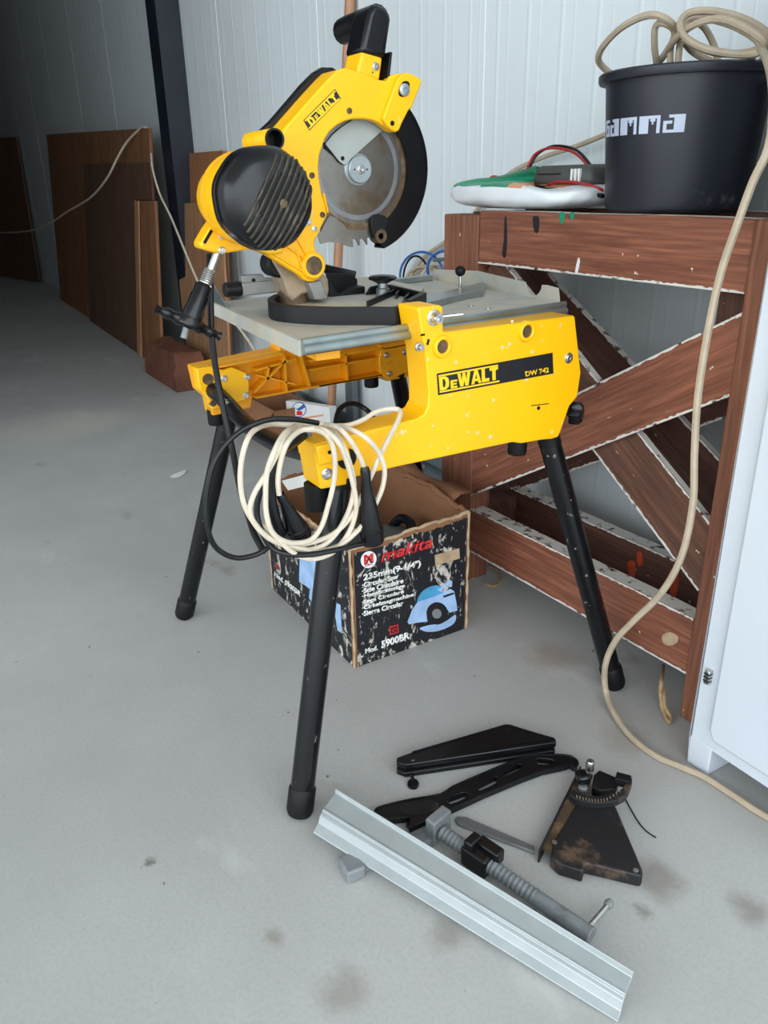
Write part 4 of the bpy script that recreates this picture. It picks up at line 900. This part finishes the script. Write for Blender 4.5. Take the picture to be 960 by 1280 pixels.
# ------------------------------------------------------------------ extension cable hung on the arm of the saw
def Q(x, y): return (280+x/4, 470+y/4)
ext = root('extension_cord', (-.97, .42, .46), 'cream extension cable coiled over the end of the yellow saw arm with black rubber connectors', 'cable')
def qx(pts, off=0.):
    out = []
    for p in pts:
        x, y = Q(p[0], p[1]); X = p[2] if len(p) > 2 else (-1.03 if y < 534 else -.985 if y < 548 else -.966)
        out.append(PX(x, y, X+off))
    return out
loops = [
 [(420, 236), (340, 245), (230, 242), (150, 272), (108, 340), (84, 450), (84, 560), (108, 660), (160, 745), (230, 815), (320, 852), (410, 868), (490, 850), (550, 800), (600, 725), (635, 640), (650, 550), (636, 460), (604, 370), (570, 300), (520, 252), (450, 236)],
 [(450, 240), (380, 248), (320, 290), (285, 350), (250, 420), (205, 500), (155, 580), (130, 660), (145, 725), (200, 790), (280, 835), (380, 860), (470, 880), (560, 860), (620, 790), (655, 700), (660, 620), (640, 520), (610, 420), (570, 330), (510, 275), (440, 262), (370, 275)],
 [(400, 268), (470, 272), (520, 305), (548, 370), (555, 460), (545, 550), (520, 650), (488, 750), (440, 815), (370, 835), (300, 825), (240, 780), (212, 690), (208, 590), (215, 480), (250, 380), (300, 290), (370, 244), (450, 238), (540, 248), (640, 270), (720, 318), (775, 385), (802, 460), (796, 540), (772, 610), (730, 690), (690, 750), (640, 800), (580, 850), (530, 890), (450, 914), (370, 898), (300, 845), (240, 780)],
 [(540, 250), (620, 246), (690, 222, -1.02), (760, 180, -1.02), (830, 165, -1.01), (878, 172, -1.0), (874, 215, -.985), (830, 300, -.97), (780, 400), (735, 500), (690, 600), (625, 715), (545, 790), (440, 832), (330, 842), (250, 800), (205, 740)],
 [(500, 244), (570, 258), (630, 320), (672, 390), (704, 465)],
 [(276, 595), (270, 520), (285, 420), (320, 330), (380, 275), (450, 262)],
 [(660, 765), (640, 800), (590, 840), (520, 868), (440, 880)]]
for i, l in enumerate(loops): wire(ext, qx(l, .004*(i % 3)), .0039, 'white_cord', 'strand', 8, 5)
def connector(name, neck, end, r, X0, X1, par):
    a, b = PX(*Q(*neck), X0), PX(*Q(*end), X1); L_ = (b-a).length; ax = (b-a).normalized(); g = G()
    g.lathe([(r*.34, 0), (r*.42, L_*.04), (r*.40, L_*.18), (r*.62, L_*.42), (r*.86, L_*.66), (r*.90, L_*.74), (r*1.02, L_*.76), (r*1.02, L_*.97), (r*.94, L_)], a, ax, 24); o = g.out(name, 'black_plastic', par)
    g = G(); g.lathe([(r*1.03, L_*.79), (r*1.05, L_*.81), (r*1.03, L_*.83)], a, ax, 24); g.out('ridge', 'black_soft', o); return o
connector('connector', (704, 458), (742, 832), .0185, -.957, -.957, ext)
connector('connector', (282, 590), (385, 810), .0175, -.975, -.985, ext)
# saw's own black flex: loop at the left and thick strain relief
cordpts = [PX(x, y, -.99) for x, y in ((398, 529), (365, 524), (330, 526), (295, 543), (270, 573), (259, 612), (258, 650), (268, 682), (292, 697), (318, 694), (336, 684))]
wire(saw, cordpts, .0040, 'black_cord', 'power_cord')
wire(saw, qx([(335, 290, -1.0), (290, 310, -1.0), (245, 390, -.99), (215, 480, -.985), (175, 600, -.98), (165, 690, -.98), (190, 780, -.975), (240, 860, -.97), (320, 890, -.96), (420, 893, -.955), (560, 870, -.95), (660, 845, -.95), (730, 832, -.955)]), .0042, 'black_cord', 'power_cord')
wire(saw, qx([(400, 290, -1.02), (350, 330, -1.01), (290, 375, -.99), (258, 440, -.982), (235, 540, -.98), (238, 640, -.978), (262, 730, -.98), (290, 790, -.985)]), .0078, 'black_cord', 'flex_sleeve')
g = G(); g.cyl(PX(*Q(360, 300), -1.025), PX(*Q(425, 275), -1.03), .0085); g.out('cable_clip', 'grey_paint', saw)
wire(saw, [PX(419, 548, -1.10), PX(420, 525, -1.12), PX(426, 510, -1.14), PX(440, 504, -1.16), (PX(455, 510, -1.16)), PX(466, 521, -1.14), PX(478, 545, -1.10)], .0045, 'black_cord', 'power_cord')

# ------------------------------------------------------------------ boards and boxes along the wall
def PP(x, y, p0, n):
    d = ray(x, y); return EYE + d*((V(p0)-EYE).dot(n)/d.dot(n))
def board(name, bl, br, tl, pts, thick, mat, label, cat, off=0., bevel=.002, holes=None):
    """leaning sheet: plane through bl, br, tl; outline from sight lines onto that plane"""
    bl, br, tl = V(bl), V(br), V(tl); n = (br-bl).cross(tl-bl).normalized()
    if n.y > 0: n = -n
    p0 = bl+n*off; q = [PP(x, y, p0, n) for x, y in pts]
    zmin = min(p.z for p in q)
    for p in q:
        if p.z < .004: p.z = .002
    g = G(); g.prism(q, -n*thick); o = g.out(name, mat, smooth=None, bevel=bevel)
    for v in o.data.vertices: v.co.z = max(v.co.z, .001)
    return tag(o, label, cat)
mb = ((-8.55, 1.41, 0), (-4.76, 1.30, 0), PY(58, 168, 1.535))
board('plywood_sheet', *mb, [(58, 168), (186, 160), (200, 456), (76, 375)], .018, 'ply', 'large brown plywood sheet leaning on the dark wall left of the steel column', 'plywood sheet')
board('plywood_sheet', *mb, [(104, 205), (187, 203), (191, 250), (168, 250), (172, 447), (113, 404)], .012, 'ply_dark', 'dark notched plywood sheet standing in front of the large brown sheet', 'plywood sheet', .022)
board('plank', *mb, [(174, 251), (193, 251), (202, 459), (175, 448)], .018, 'ply', 'narrow grained plank standing in the notch of the dark plywood sheet', 'plank', .026)
board('plank', *mb, [(167.5, 251), (172, 251), (176, 449), (172, 447)], .012, 'ply_light', 'thin pale batten beside the narrow grained plank', 'batten', .042)
fb = (PZ(-40, 338, 0), PZ(48, 354, 0), PY(20, 172, 1.52))
board('plywood_sheet', *fb, [(-60, 176), (20, 171), (49, 352), (-50, 335)], .018, 'ply_dark', 'dim brown sheet leaning on the wall at the far left edge', 'plywood sheet')
bb = ((-4.44, 1.43, 0), (-3.2, 1.43, 0), (-4.44, 1.53, 1.16))
board('board', *bb, [(219, 193), (278, 188), (288, 455), (236, 445)], .016, 'ply_red', 'tall reddish-brown board leaning on the wall behind the saw motor', 'board')
lb_ = ((-4.38, 1.38, 0), (-3.6, 1.36, 0), (-4.38, 1.47, .9))
board('board', *lb_, [(214, 255), (276, 252), (286, 445), (236, 470)], .012, 'ply_light', 'lower light brown board right of the steel column', 'board')
g = G(); g.bar((-3.20, 1.42, .0), (-3.14, 1.545, 1.0), .09, .02, (0, 1, 0)); o = g.out('plank', 'ply_red', bevel=.002); 
for v in o.data.vertices: v.co.z = max(v.co.z, .001)
tag(o, 'upright brown plank against the wall behind the left edge of the saw table', 'plank')
# pole
g = G(); a = PZ(412, 560, 0); b = PY(437.5, 0, 1.535); b = a+(b-a)*1.25; d = (b-a).normalized(); b = a+(b-a)
if b.y > WY-.02: b = a+(b-a)*((WY-.02-a.y)/(b.y-a.y))
g.cyl(a+V((0, 0, .004)), b, .0165, .0175, 16); o = g.out('wooden_pole', 'pole')
for v in o.data.vertices: v.co.z = max(v.co.z, .001)
tag(o, 'long brown wooden pole leaning on the white wall behind the saw blade', 'pole')
# brown box on the floor at the wall
def openbox(name, x0, x1, y0, y1, h, mat, label, cat, flaps=()):
    r_ = root(name, ((x0+x1)/2, (y0+y1)/2, 0), label, cat)
    t_ = .006
    for a, b in (((x0, y0, .001), (x1, y0+t_, h)), ((x0, y1-t_, .001), (x1, y1, h)), ((x0, y0+t_, .001), (x0+t_, y1-t_, h)), ((x1-t_, y0+t_, .001), (x1, y1-t_, h))):
        g = G(); g.box(a, b); g.out('wall_panel', mat, r_, smooth=None)
    g = G(); g.box((x0+t_, y0+t_, .001), (x1-t_, y1-t_, .006)); g.out('bottom', mat, r_, smooth=None)
    for (a, b, v) in flaps:
        g = G(); a, b, v = V(a), V(b), V(v); n = (b-a).cross(v).normalized()*.002; g.hexa([a-n, b-n, b+v-n, a+v-n, a+n, b+n, b+v+n, a+v+n]); g.out('flap', mat, r_, smooth=None)
    return r_
M['card_red'] = plain('reddish_cardboard', '70422F', .85, 0, .2, 7, .1, '4E2E22', (.5, .75), 5)
g = G(); n_ = 10; x0, x1, y0, y1, h = -4.60, -4.02, 1.17, 1.335, .19
rr = random.Random(5); g.hexa([(x0, y0, .001), (x1, y0, .001), (x1, y1, .001), (x0, y1, .001), (x0+.01, y0+.02, h-.02), (x1-.02, y0+.01, h+.01), (x1-.01, y1-.01, h), (x0+.02, y1-.02, h+.015)])
bmesh.ops.subdivide_edges(g.bm, edges=g.bm.edges[:], cuts=5, use_grid_fill=True)
for v in g.bm.verts:
    if v.co.z > .01: v.co += V((rr.uniform(-1, 1), rr.uniform(-1, 1), rr.uniform(-1, 1)))*.008
o = g.out('paper_sack', 'card_red', smooth=70); tag(o, 'crumpled reddish-brown paper sack lying at the foot of the light brown board', 'sack')
openbox('cardboard_box', -3.13, -2.86, 1.215, 1.40, .155, 'card', 'small plain brown open cardboard box on the floor behind the saw', 'cardboard box', [((-3.13, 1.215, .155), (-2.86, 1.215, .155), (0, -.055, -.06))])
ct = root('carton', (-2.63, 1.33, 0), 'small white carton with a round blue emblem beside the plain brown box', 'carton')
cA, cB, cC = PY(357, 501, 1.30), PY(411, 509, 1.34), PY(361, 537, 1.30)
ux = (cB-cA); uz = (cA-cC); g = G(); nn = ux.cross(uz).normalized()
if nn.y > 0: nn = -nn
zlow = cC.z
q = [cC, cC+ux, cA+ux, cA]; q = [V((p.x, p.y, max(.002, p.z))) for p in q]
q[0] = V((q[0].x, q[0].y, .002)); q[1] = V((q[1].x, q[1].y, .002))
g.prism(q, -nn*.035); cb_ = g.out('box_body', 'cream', ct, bevel=.002)
for v in cb_.data.vertices: v.co.z = max(v.co.z, .001)
n2 = (q[1]-q[0]).cross(q[3]-q[0]).normalized()
if n2.y > 0: n2 = -n2
def oncart(x, y): return PP(x, y, q[0]+n2*.0004, n2)
decal('emblem', [oncart(374+9*math.cos(a), 512+9.5*math.sin(a)) for a in [2*math.pi*i/20 for i in range(20)]], 'blue_wire', ct, n2, .0006)
decal('emblem', [oncart(374+8*math.cos(a), 512+8.5*math.sin(a)) for a in [2*math.pi*i/20 for i in range(20)]], 'cream', ct, n2, .0010)
decal('emblem', [oncart(*p) for p in ((367, 508), (372, 511), (380, 505), (382, 509), (374, 514))], 'blue_wire', ct, n2, .0014)
decal('emblem', [oncart(*p) for p in ((371, 514), (378, 514), (378, 519), (371, 519))], 'red', ct, n2, .0014)
decal('print_line', [oncart(*p) for p in ((377, 522), (404, 518), (404, 520), (377, 524))], 'orange_print', ct, n2, .0008)
decal('print_line', [oncart(*p) for p in ((367, 526), (384, 524), (384, 526), (367, 528))], 'orange_print', ct, n2, .0008)
M['grey_steel'] = plain('grey_steel_section', '6C7478', .5, .2, .08, 10)
g = G(); g.box((-3.6, 1.46, .001), (-1.95, 1.545, .05)); g.box((-3.6, 1.535, .05), (-1.95, 1.545, .10)); bmesh.ops.remove_doubles(g.bm, verts=g.bm.verts, dist=1e-5); o = g.out('steel_section', 'grey_steel', bevel=.003)
tag(o, 'grey steel angle section lying on the floor along the wall behind the saw', 'steel section')
g = G(); g.box((-2.79, 1.505, .052), (-2.73, 1.532, .62)); o = g.out('steel_upright', 'grey_steel', bevel=.002); tag(o, 'short grey steel upright standing against the wall beside the wooden pole', 'steel upright')
# cables by the boards
cordobj('cable', [PY(-30, 292, 1.22), PY(0, 291, 1.23), PY(35, 289, 1.24), PY(62, 279, 1.25), PY(85, 264, 1.27), PY(112, 248, 1.29), PY(133, 224, 1.31), PY(148, 195, 1.36), PY(160, 176, 1.40), PY(178, 159.5, 1.43), PY(186, 163, 1.44)], .007, 'white_cord', 'pale cable drooping from the top corner of the large plywood sheet to the left', 'cable')
cordobj('cable', [PY(189, 192, 1.395), PY(191, 212, 1.37), PY(200, 243, 1.36), PY(214, 272, 1.355), PY(228, 306, 1.335), PY(247, 351, 1.325), PY(262, 376, 1.325), PY(285, 395, 1.325), PY(305, 418, 1.32), PY(325, 450, 1.30), PY(345, 490, 1.2)], .0058, 'white_cord', 'thin pale cable running past the steel column down behind the saw table', 'cable')
# coil of blue wire and beige cable behind the table
bw = root('wire_coil', (-2.2, 1.5, .70), 'coil of blue wire and beige cable hanging on the wall behind the saw table', 'wire coil')
for cx_, cy_, rx_, ry_, m, r_, Yw in ((527, 345, 27, 30, 'blue_wire', .004, 1.50), (556, 338, 22, 24, 'blue_wire', .004, 1.49), (530, 352, 22, 19, 'beige_cord', .006, 1.515), (540, 350, 24, 16, 'beige_cord', .006, 1.53), (520, 350, 16, 30, 'black_cord', .0035, 1.525), (548, 352, 22, 22, 'white_cord', .005, 1.52)):
    g = G(); g.tube([PY(cx_+rx_*math.cos(a), cy_+ry_*math.sin(a), Yw) for a in [2*math.pi*i/20 for i in range(20)]], r_, 8, 3, True); g.out('loop', m, bw)
g = G(); g.cyl((PY(545, 325, 1.48).x, 1.47, PY(545, 325, 1.48).z), (PY(545, 325, 1.48).x, WY-.0, PY(545, 325, 1.48).z), .006); g.out('wall_hook', 'grey_steel', bw)
# scraps on the floor
g = G(); g.prism(rnd([PZ(x, y, .003) for x, y in ((213, 596), (220, 592), (231, 588), (232, 591), (227, 595), (219, 597))], 2), (0, 0, .0015)); o = g.out('paper_scrap', 'cream', smooth=None); tag(o, 'small torn scrap of white paper on the floor left of the saw', 'paper scrap')
g = G(); g.prism([PZ(x, y, .002) for x, y in ((585, 716), (597, 720), (590, 724), (581, 722))], (0, 0, .001)); o = g.out('paper_scrap', 'cream', smooth=None); tag(o, 'white paper scrap on the floor beside the printed cardboard box', 'paper scrap')
cordobj('twine', [PZ(829, 832, .02), PY(827, 850, 1.15), PY(826, 870, 1.145), PZ(829, 888, .012), PZ(836, 902, .006), PZ(838, 896, .008), PZ(831, 882, .02), PZ(829, 860, .05)], .0042, 'twine', 'frayed tan twine on the floor under the wooden rack', 'twine')
cordobj('twine', [PZ(612, 708, .006), PZ(622, 714, .007), PZ(626, 724, .006), PZ(618, 733, .006), PZ(606, 730, .006)], .004, 'twine', 'small loop of twine on the floor under the left end of the rack', 'twine')
g = G(); g.tube([PZ(x, y, .0015) for x, y in ((778, 988), (783, 1001), (790, 1014), (797, 1026), (805, 1036), (812, 1042), (820, 1047))], .0011, 6); o = g.out('string', 'black_soft'); tag(o, 'short black string on the floor beside the dusty gauge plate', 'string')

# ------------------------------------------------------------------ parts laid out on the floor
def F(x, y): return (480+x/2.8235, 880+y/2.8235)
def fz(pts, z): return [PZ(*F(*p), z) for p in pts]
DN = V((0, 0, -1))
# blade guard case
gc = root('guard_case', PZ(590, 945, 0), 'black wedge-shaped plastic guard lying on the floor, farthest of the loose parts', 'guard')
zt = .030
topf = [(45, 188), (100, 168), (425, 70), (445, 70), (470, 78), (606, 121), (609, 134), (75, 214), (44, 203)]
g = G(); g.prism(rnd(fz(topf, zt), 1), (0, 0, -.013)); c1_ = g.out('upper_shell', 'black_plastic', gc, bevel=.0025)
g = G(); g.prism([p+V((0, 0, -.016)) for p in fz([(50, 190), (425, 76), (596, 126), (598, 135), (80, 212), (50, 203)], zt)], (0, 0, -.004)); g.out('seam', 'black_soft', c1_)
g = G(); g.prism([p+V((0, 0, -.019)) for p in fz([(45, 188), (425, 70), (470, 78), (606, 124), (606, 136), (75, 215), (44, 203)], zt)], (0, 0, -.0105)); g.out('lower_shell', 'black_plastic', gc, bevel=.002)
decal('recess', fz([(440, 100), (470, 92), (570, 122), (565, 130), (440, 147)], zt+.0004), 'black_soft', c1_, (0, 0, 1), .0004)
decal('recess', fz([(280, 150), (365, 132), (390, 160), (290, 172)], zt+.0004), 'black_soft', c1_, (0, 0, 1), .0004)
for a, b in (((100, 172), (430, 76)), ((430, 76), (600, 124)), ((600, 131), (90, 208))):
    g = G(); g.bar(fz([a], zt)[0]+V((0, 0, .001)), fz([b], zt)[0]+V((0, 0, .001)), .003, .002); g.out('raised_edge', 'black_plastic', c1_)
g = G(); g.lathe([(.0035, 0), (.0035, .0012), (.0001, .0016)], fz([(103, 203)], zt)[0], (0, 0, 1), 14); g.out('screw', 'steel', c1_)
g = G(); c = fz([(103, 283)], .004)[0]; g.lathe([(.010, -.003), (.0108, .0), (.0100, .003), (.006, .004), (.0001, .004)], c, (.1, -.2, 1), 24); kb = g.out('knob', 'black_plastic', gc); g = G(); g.cyl(c, fz([(98, 250)], .010)[0], .0035); g.out('knob_stem', 'black_plastic', kb)
# push stick with slots
ps_ = root('push_stick', PZ(600, 985, 0), 'long black slotted plastic push stick on the floor behind the aluminium rail', 'push stick')
zt = .013
ol = [(-30, 372), (0, 358), (100, 335), (200, 318), (240, 292), (340, 248), (440, 206), (510, 183), (560, 179), (620, 179), (660, 184), (682, 200), (684, 215), (672, 222), (655, 212), (640, 218), (560, 235), (480, 265), (360, 315), (245, 368), (160, 405), (90, 438), (84, 424), (90, 400), (40, 405), (-25, 398)]
slots = [[(415, 247), (430, 238), (478, 215), (486, 219), (478, 227), (428, 250)], [(325, 300), (338, 288), (395, 260), (406, 264), (395, 275), (338, 302)], [(218, 348), (232, 336), (285, 314), (298, 317), (285, 328), (235, 350)], [(532, 207), (548, 199), (592, 194), (600, 199), (590, 205), (548, 213)]]
def widen(s_):
    mx, my = sum(q[0] for q in s_)/len(s_), sum(q[1] for q in s_)/len(s_); dx_, dy_ = (.90, -.43); out = []
    for x, y in s_:
        u_, v_ = (x-mx)*dx_+(y-my)*dy_, -(x-mx)*dy_+(y-my)*dx_; u_ *= 1.0; v_ *= 1.75; out.append((mx+u_*dx_-v_*dy_, my+u_*dy_+v_*dx_))
    return out
slots = [widen(s_) for s_ in slots]
bm = plate_holes([fz(ol, zt)]+[fz(s_, zt) for s_ in slots], (0, 0, 1), .011); st_ = fin('stick', done(bm, 'stick'), 'black_plastic', ps_, smooth=30)
for lp in [ol]+slots:
    g = G(); pp = fz(lp, zt+.0005); g.tube(pp, .0018 if lp is ol else .0007, 6, 2, True); g.out('raised_edge', 'black_plastic', st_)
decal('recess', rnd(fz([(60, 352), (150, 340), (190, 350), (180, 375), (110, 395), (60, 385)], zt+.0002), 2), 'gauge', st_, (0, 0, 1), .0004)
# mitre gauge: triangular plate, quadrant, fence strip and flat slide bar
mg = root('mitre_gauge', PZ(740, 1050, 0), 'dusty black mitre gauge with rusty fence and triangular plate on the floor', 'mitre gauge')
zt = .026
tri = [(600, 482), (690, 335), (700, 328), (808, 343), (820, 365), (912, 582), (914, 600), (905, 606), (710, 560), (702, 590), (620, 565), (588, 535)]
g = G(); g.prism(fz(tri, zt), (0, 0, -.024)); pl_ = g.out('plate', 'gauge', mg, bevel=.003, seg=3)
for p in ((602, 488), (888, 588)):
    g = G(); g.lathe([(.0042, 0), (.0042, .0012), (.002, .0016), (.0001, .001)], fz([p], zt)[0], (0, 0, 1), 14); g.out('rivet', 'steel', pl_)
q0 = [(665, 300), (700, 318), (760, 325), (820, 312), (850, 285), (862, 255), (876, 262), (872, 285), (850, 325), (800, 345), (740, 348), (690, 338), (655, 320)]
g = G(); g.prism(rnd(fz(q0, zt+.012), 2), (0, 0, -.013)); qd = g.out('quadrant', 'gauge', mg, bevel=.001)
for i in range(15):
    t_ = i/14; a = V((680+150*t_, 322+14*math.sin(math.pi*t_)-20*max(0, t_-.7)/.3, 0)); g = G(); p = fz([(a.x, a.y)], zt+.0124)[0]; g.bar(p, fz([(a.x+2, a.y+9)], zt+.0124)[0], .0008, .0006); g.out('scale_mark', 'card_pale', qd)
g = G(); g.prism(fz([(815, 262), (822, 238), (874, 252), (870, 275)], zt+.016), (0, 0, -.016)); g.out('quadrant_end', 'black_dusty', qd, bevel=.001)
g = G(); g.prism(fz([(740, 250), (760, 232), (830, 262), (820, 300), (760, 305), (735, 290)], zt+.004), (0, 0, -.02)); g.out('housing', 'black_dusty', mg, bevel=.002)
A_, B_ = PZ(*F(545, 560), .001), PZ(*F(690, 260), .001); up_v = V((0, 0, .026)); sd_ = (B_-A_).cross(V((0, 0, 1))).normalized()
g = G(); g.hexa([A_-sd_*.0015, B_-sd_*.0015, B_+sd_*.0015, A_+sd_*.0015, A_-sd_*.0015+up_v, B_-sd_*.0015+up_v, B_+sd_*.0015+up_v, A_+sd_*.0015+up_v]); fs = g.out('fence_strip', 'gauge', mg, bevel=.0008)
g = G(); g.bar(A_.lerp(B_, .06)+sd_*.012+V((0, 0, .018)), A_.lerp(B_, .98)+sd_*.012+V((0, 0, .018)), .024, .006); g.out('fence_foot', 'rust', fs)
c = PZ(*F(728, 215), zt+.02); g = G(); g.lathe([(.0075, -.01), (.0075, .006), (.006, .009), (.0001, .0095)], c, (0, 0, 1), 18); g.out('bolt', 'steel', mg)
g = G(); g.bar(PZ(*F(690, 240), zt+.012), PZ(*F(712, 275), zt+.012), .022, .018); g.out('clamp_lever', 'black_plastic', mg, bevel=.005)
g = G(); c = PZ(*F(702, 294), zt+.002); g.lathe([(.008, -.004), (.008, .001), (.006, .002)], c, (0, 0, 1), 16); g.out('washer', 'hub', mg)
g = G(); g.prism(fz([(250, 405), (258, 396), (290, 398), (530, 500), (530, 522), (262, 422)], .007), (0, 0, -.006)); g.out('slide_bar', 'grey_flat', mg, bevel=.001)

# clamp with threaded rods
cl = root('bar_clamp', PZ(640, 1110, 0), 'grey screw clamp with black bracket lying behind the aluminium rail', 'clamp')
def fzz(x, y, z): return PZ(x, y, z)
zc_ = .026
a, e = fzz(552, 1040, zc_), fzz(742, 1172, .018); ax = (e-a).normalized(); Lc = (e-a).length
def at(f): return a.lerp(e, f)
def screw(f0, f1, r, name):
    p, q = at(f0), at(f1); L_ = (q-p).length; k = max(4, int(L_/.0075)); pr = []
    for i in range(k):
        h = L_*i/k; s_ = L_/k; pr += [(r*.84, h), (r, h+.25*s_), (r, h+.6*s_), (r*.84, h+.85*s_)]
    g = G(); g.lathe(pr, p, ax, 18); return g.out(name, 'grey_paint', cl, smooth=50)
screw(.0, .20, .0125, 'thread'); screw(.34, .66, .0125, 'thread')
g = G(); g.cyl(at(.64), at(.99), .0118, .013, 20); g.out('handle_shaft', 'grey_paint', cl, bevel=.002)
# end block, jaw running under the rail, jaw foot in front of it
b0 = fzz(548, 1032, .026); side = ax.cross(V((0, 0, 1))).normalized()
g = G(); g.obox(b0, ax*.010, side*.022, V((0, 0, .024))); g.out('head_block', 'grey_paint', cl, bevel=.003)
jf = fzz(440, 1084, .012); g = G(); g.bar(V((b0.x, b0.y, .009)), V((jf.x, jf.y, .009)), .022, .012); g.out('jaw_bar', 'grey_paint', cl, bevel=.002)
dj = (jf-b0); dj.z = 0; dj.normalize(); pj = dj.cross(V((0, 0, 1)))
g = G(); g.obox(V((jf.x, jf.y, .0125)), dj*.016, pj*.019, V((0, 0, .0115))); g.out('jaw_foot', 'grey_paint', cl, bevel=.004, seg=3)
m0 = at(.27); g = G(); g.obox(m0, ax*.024, side*.017, V((0, 0, .018))); bkk = g.out('bracket', 'black_plastic', cl, bevel=.005, seg=3)
g = G(); g.obox(m0+ax*.012-side*.012+V((0, 0, .014)), ax*.022, side*.010, V((0, 0, .012))); g.out('bracket_lug', 'black_plastic', bkk, bevel=.003)
g = G(); g.obox(m0-ax*.012+V((0, 0, .018)), ax*.008, side*.014, V((0, 0, .014))); g.out('bracket_lug', 'black_plastic', bkk, bevel=.003)
t0, t1 = fzz(735, 1160, .02), fzz(761, 1130, .02); g = G(); g.cyl(t0, t1, .0042); tb = g.out('tommy_bar', 'steel', cl)
g = G(); g.lathe([(.0001, -.007), (.006, -.005), (.0075, 0), (.006, .005), (.0001, .007)], t1, (t1-t0), 16, caps=False); g.out('bar_end', 'grey_paint', tb)

# aluminium fence rail
AL, AR = PZ(391, 1041, .026), PZ(772, 1278, .002); FL_, FR_ = PZ(420, 985, .062), PZ(792, 1214, .048)
sec = [(0, 0), (.015, .04), (.22, .20), (.265, .36), (.30, .50), (.36, .56), (.40, .58), (.415, .68), (.455, .70), (.47, .66), (.94, .80), (.97, 1.0), (1.0, 1.0), (1.0, .78), (.96, .72), (.50, .58), (.42, .50), (.34, .44), (.30, .30), (.25, .12), (.03, -.03)]
def cross(A, Fp):
    u = V((Fp.x-A.x, Fp.y-A.y, 0)); h = Fp.z-A.z; return [A+u*s_+V((0, 0, h*z)) for s_, z in sec]
L0, L1 = cross(AL, FL_), cross(AR, FR_); g = G(); va = [g.bm.verts.new(p) for p in L0]; vb = [g.bm.verts.new(p) for p in L1]; n_ = len(va)
g.face(va); g.face(vb[::-1])
for i in range(n_): g.face([va[i], va[(i+1) % n_], vb[(i+1) % n_], vb[i]])
o = g.out('aluminium_rail', 'alu', smooth=20, bevel=.0008); tag(o, 'long silver stepped aluminium fence rail lying diagonally on the floor, nearest part', 'rail')

# ------------------------------------------------------------------ daylight through the open shed end and side door
w = D.worlds.new('overcast_sky'); S.world = w; w.use_nodes = True; nt = w.node_tree
bg = nt.nodes['Background']; bg.inputs[0].default_value = (.86, .94, 1.0, 1); bg.inputs[1].default_value = 2.6
def portal(name, loc, rot, sx, sy):
    l = D.lights.new(name, 'AREA'); l.shape = 'RECTANGLE'; l.size = sx; l.size_y = sy; l.cycles.is_portal = True
    o = D.objects.new(name, l); COL.objects.link(o); o.location = loc; o.rotation_euler = rot
portal('door_daylight', (XO, (YL+WY)/2, HC/2), (0, math.radians(90), 0), HC, WY-YL)      # faces -X
portal('side_daylight', ((PXW+XO)/2, YL, HC/2), (math.radians(90), 0, 0), XO-PXW, HC)      # faces +Y
vs = S.view_settings; vs.view_transform = 'Standard'; vs.look = 'None'; vs.gamma = 1; vs.use_curve_mapping = False; vs.exposure = 0.7
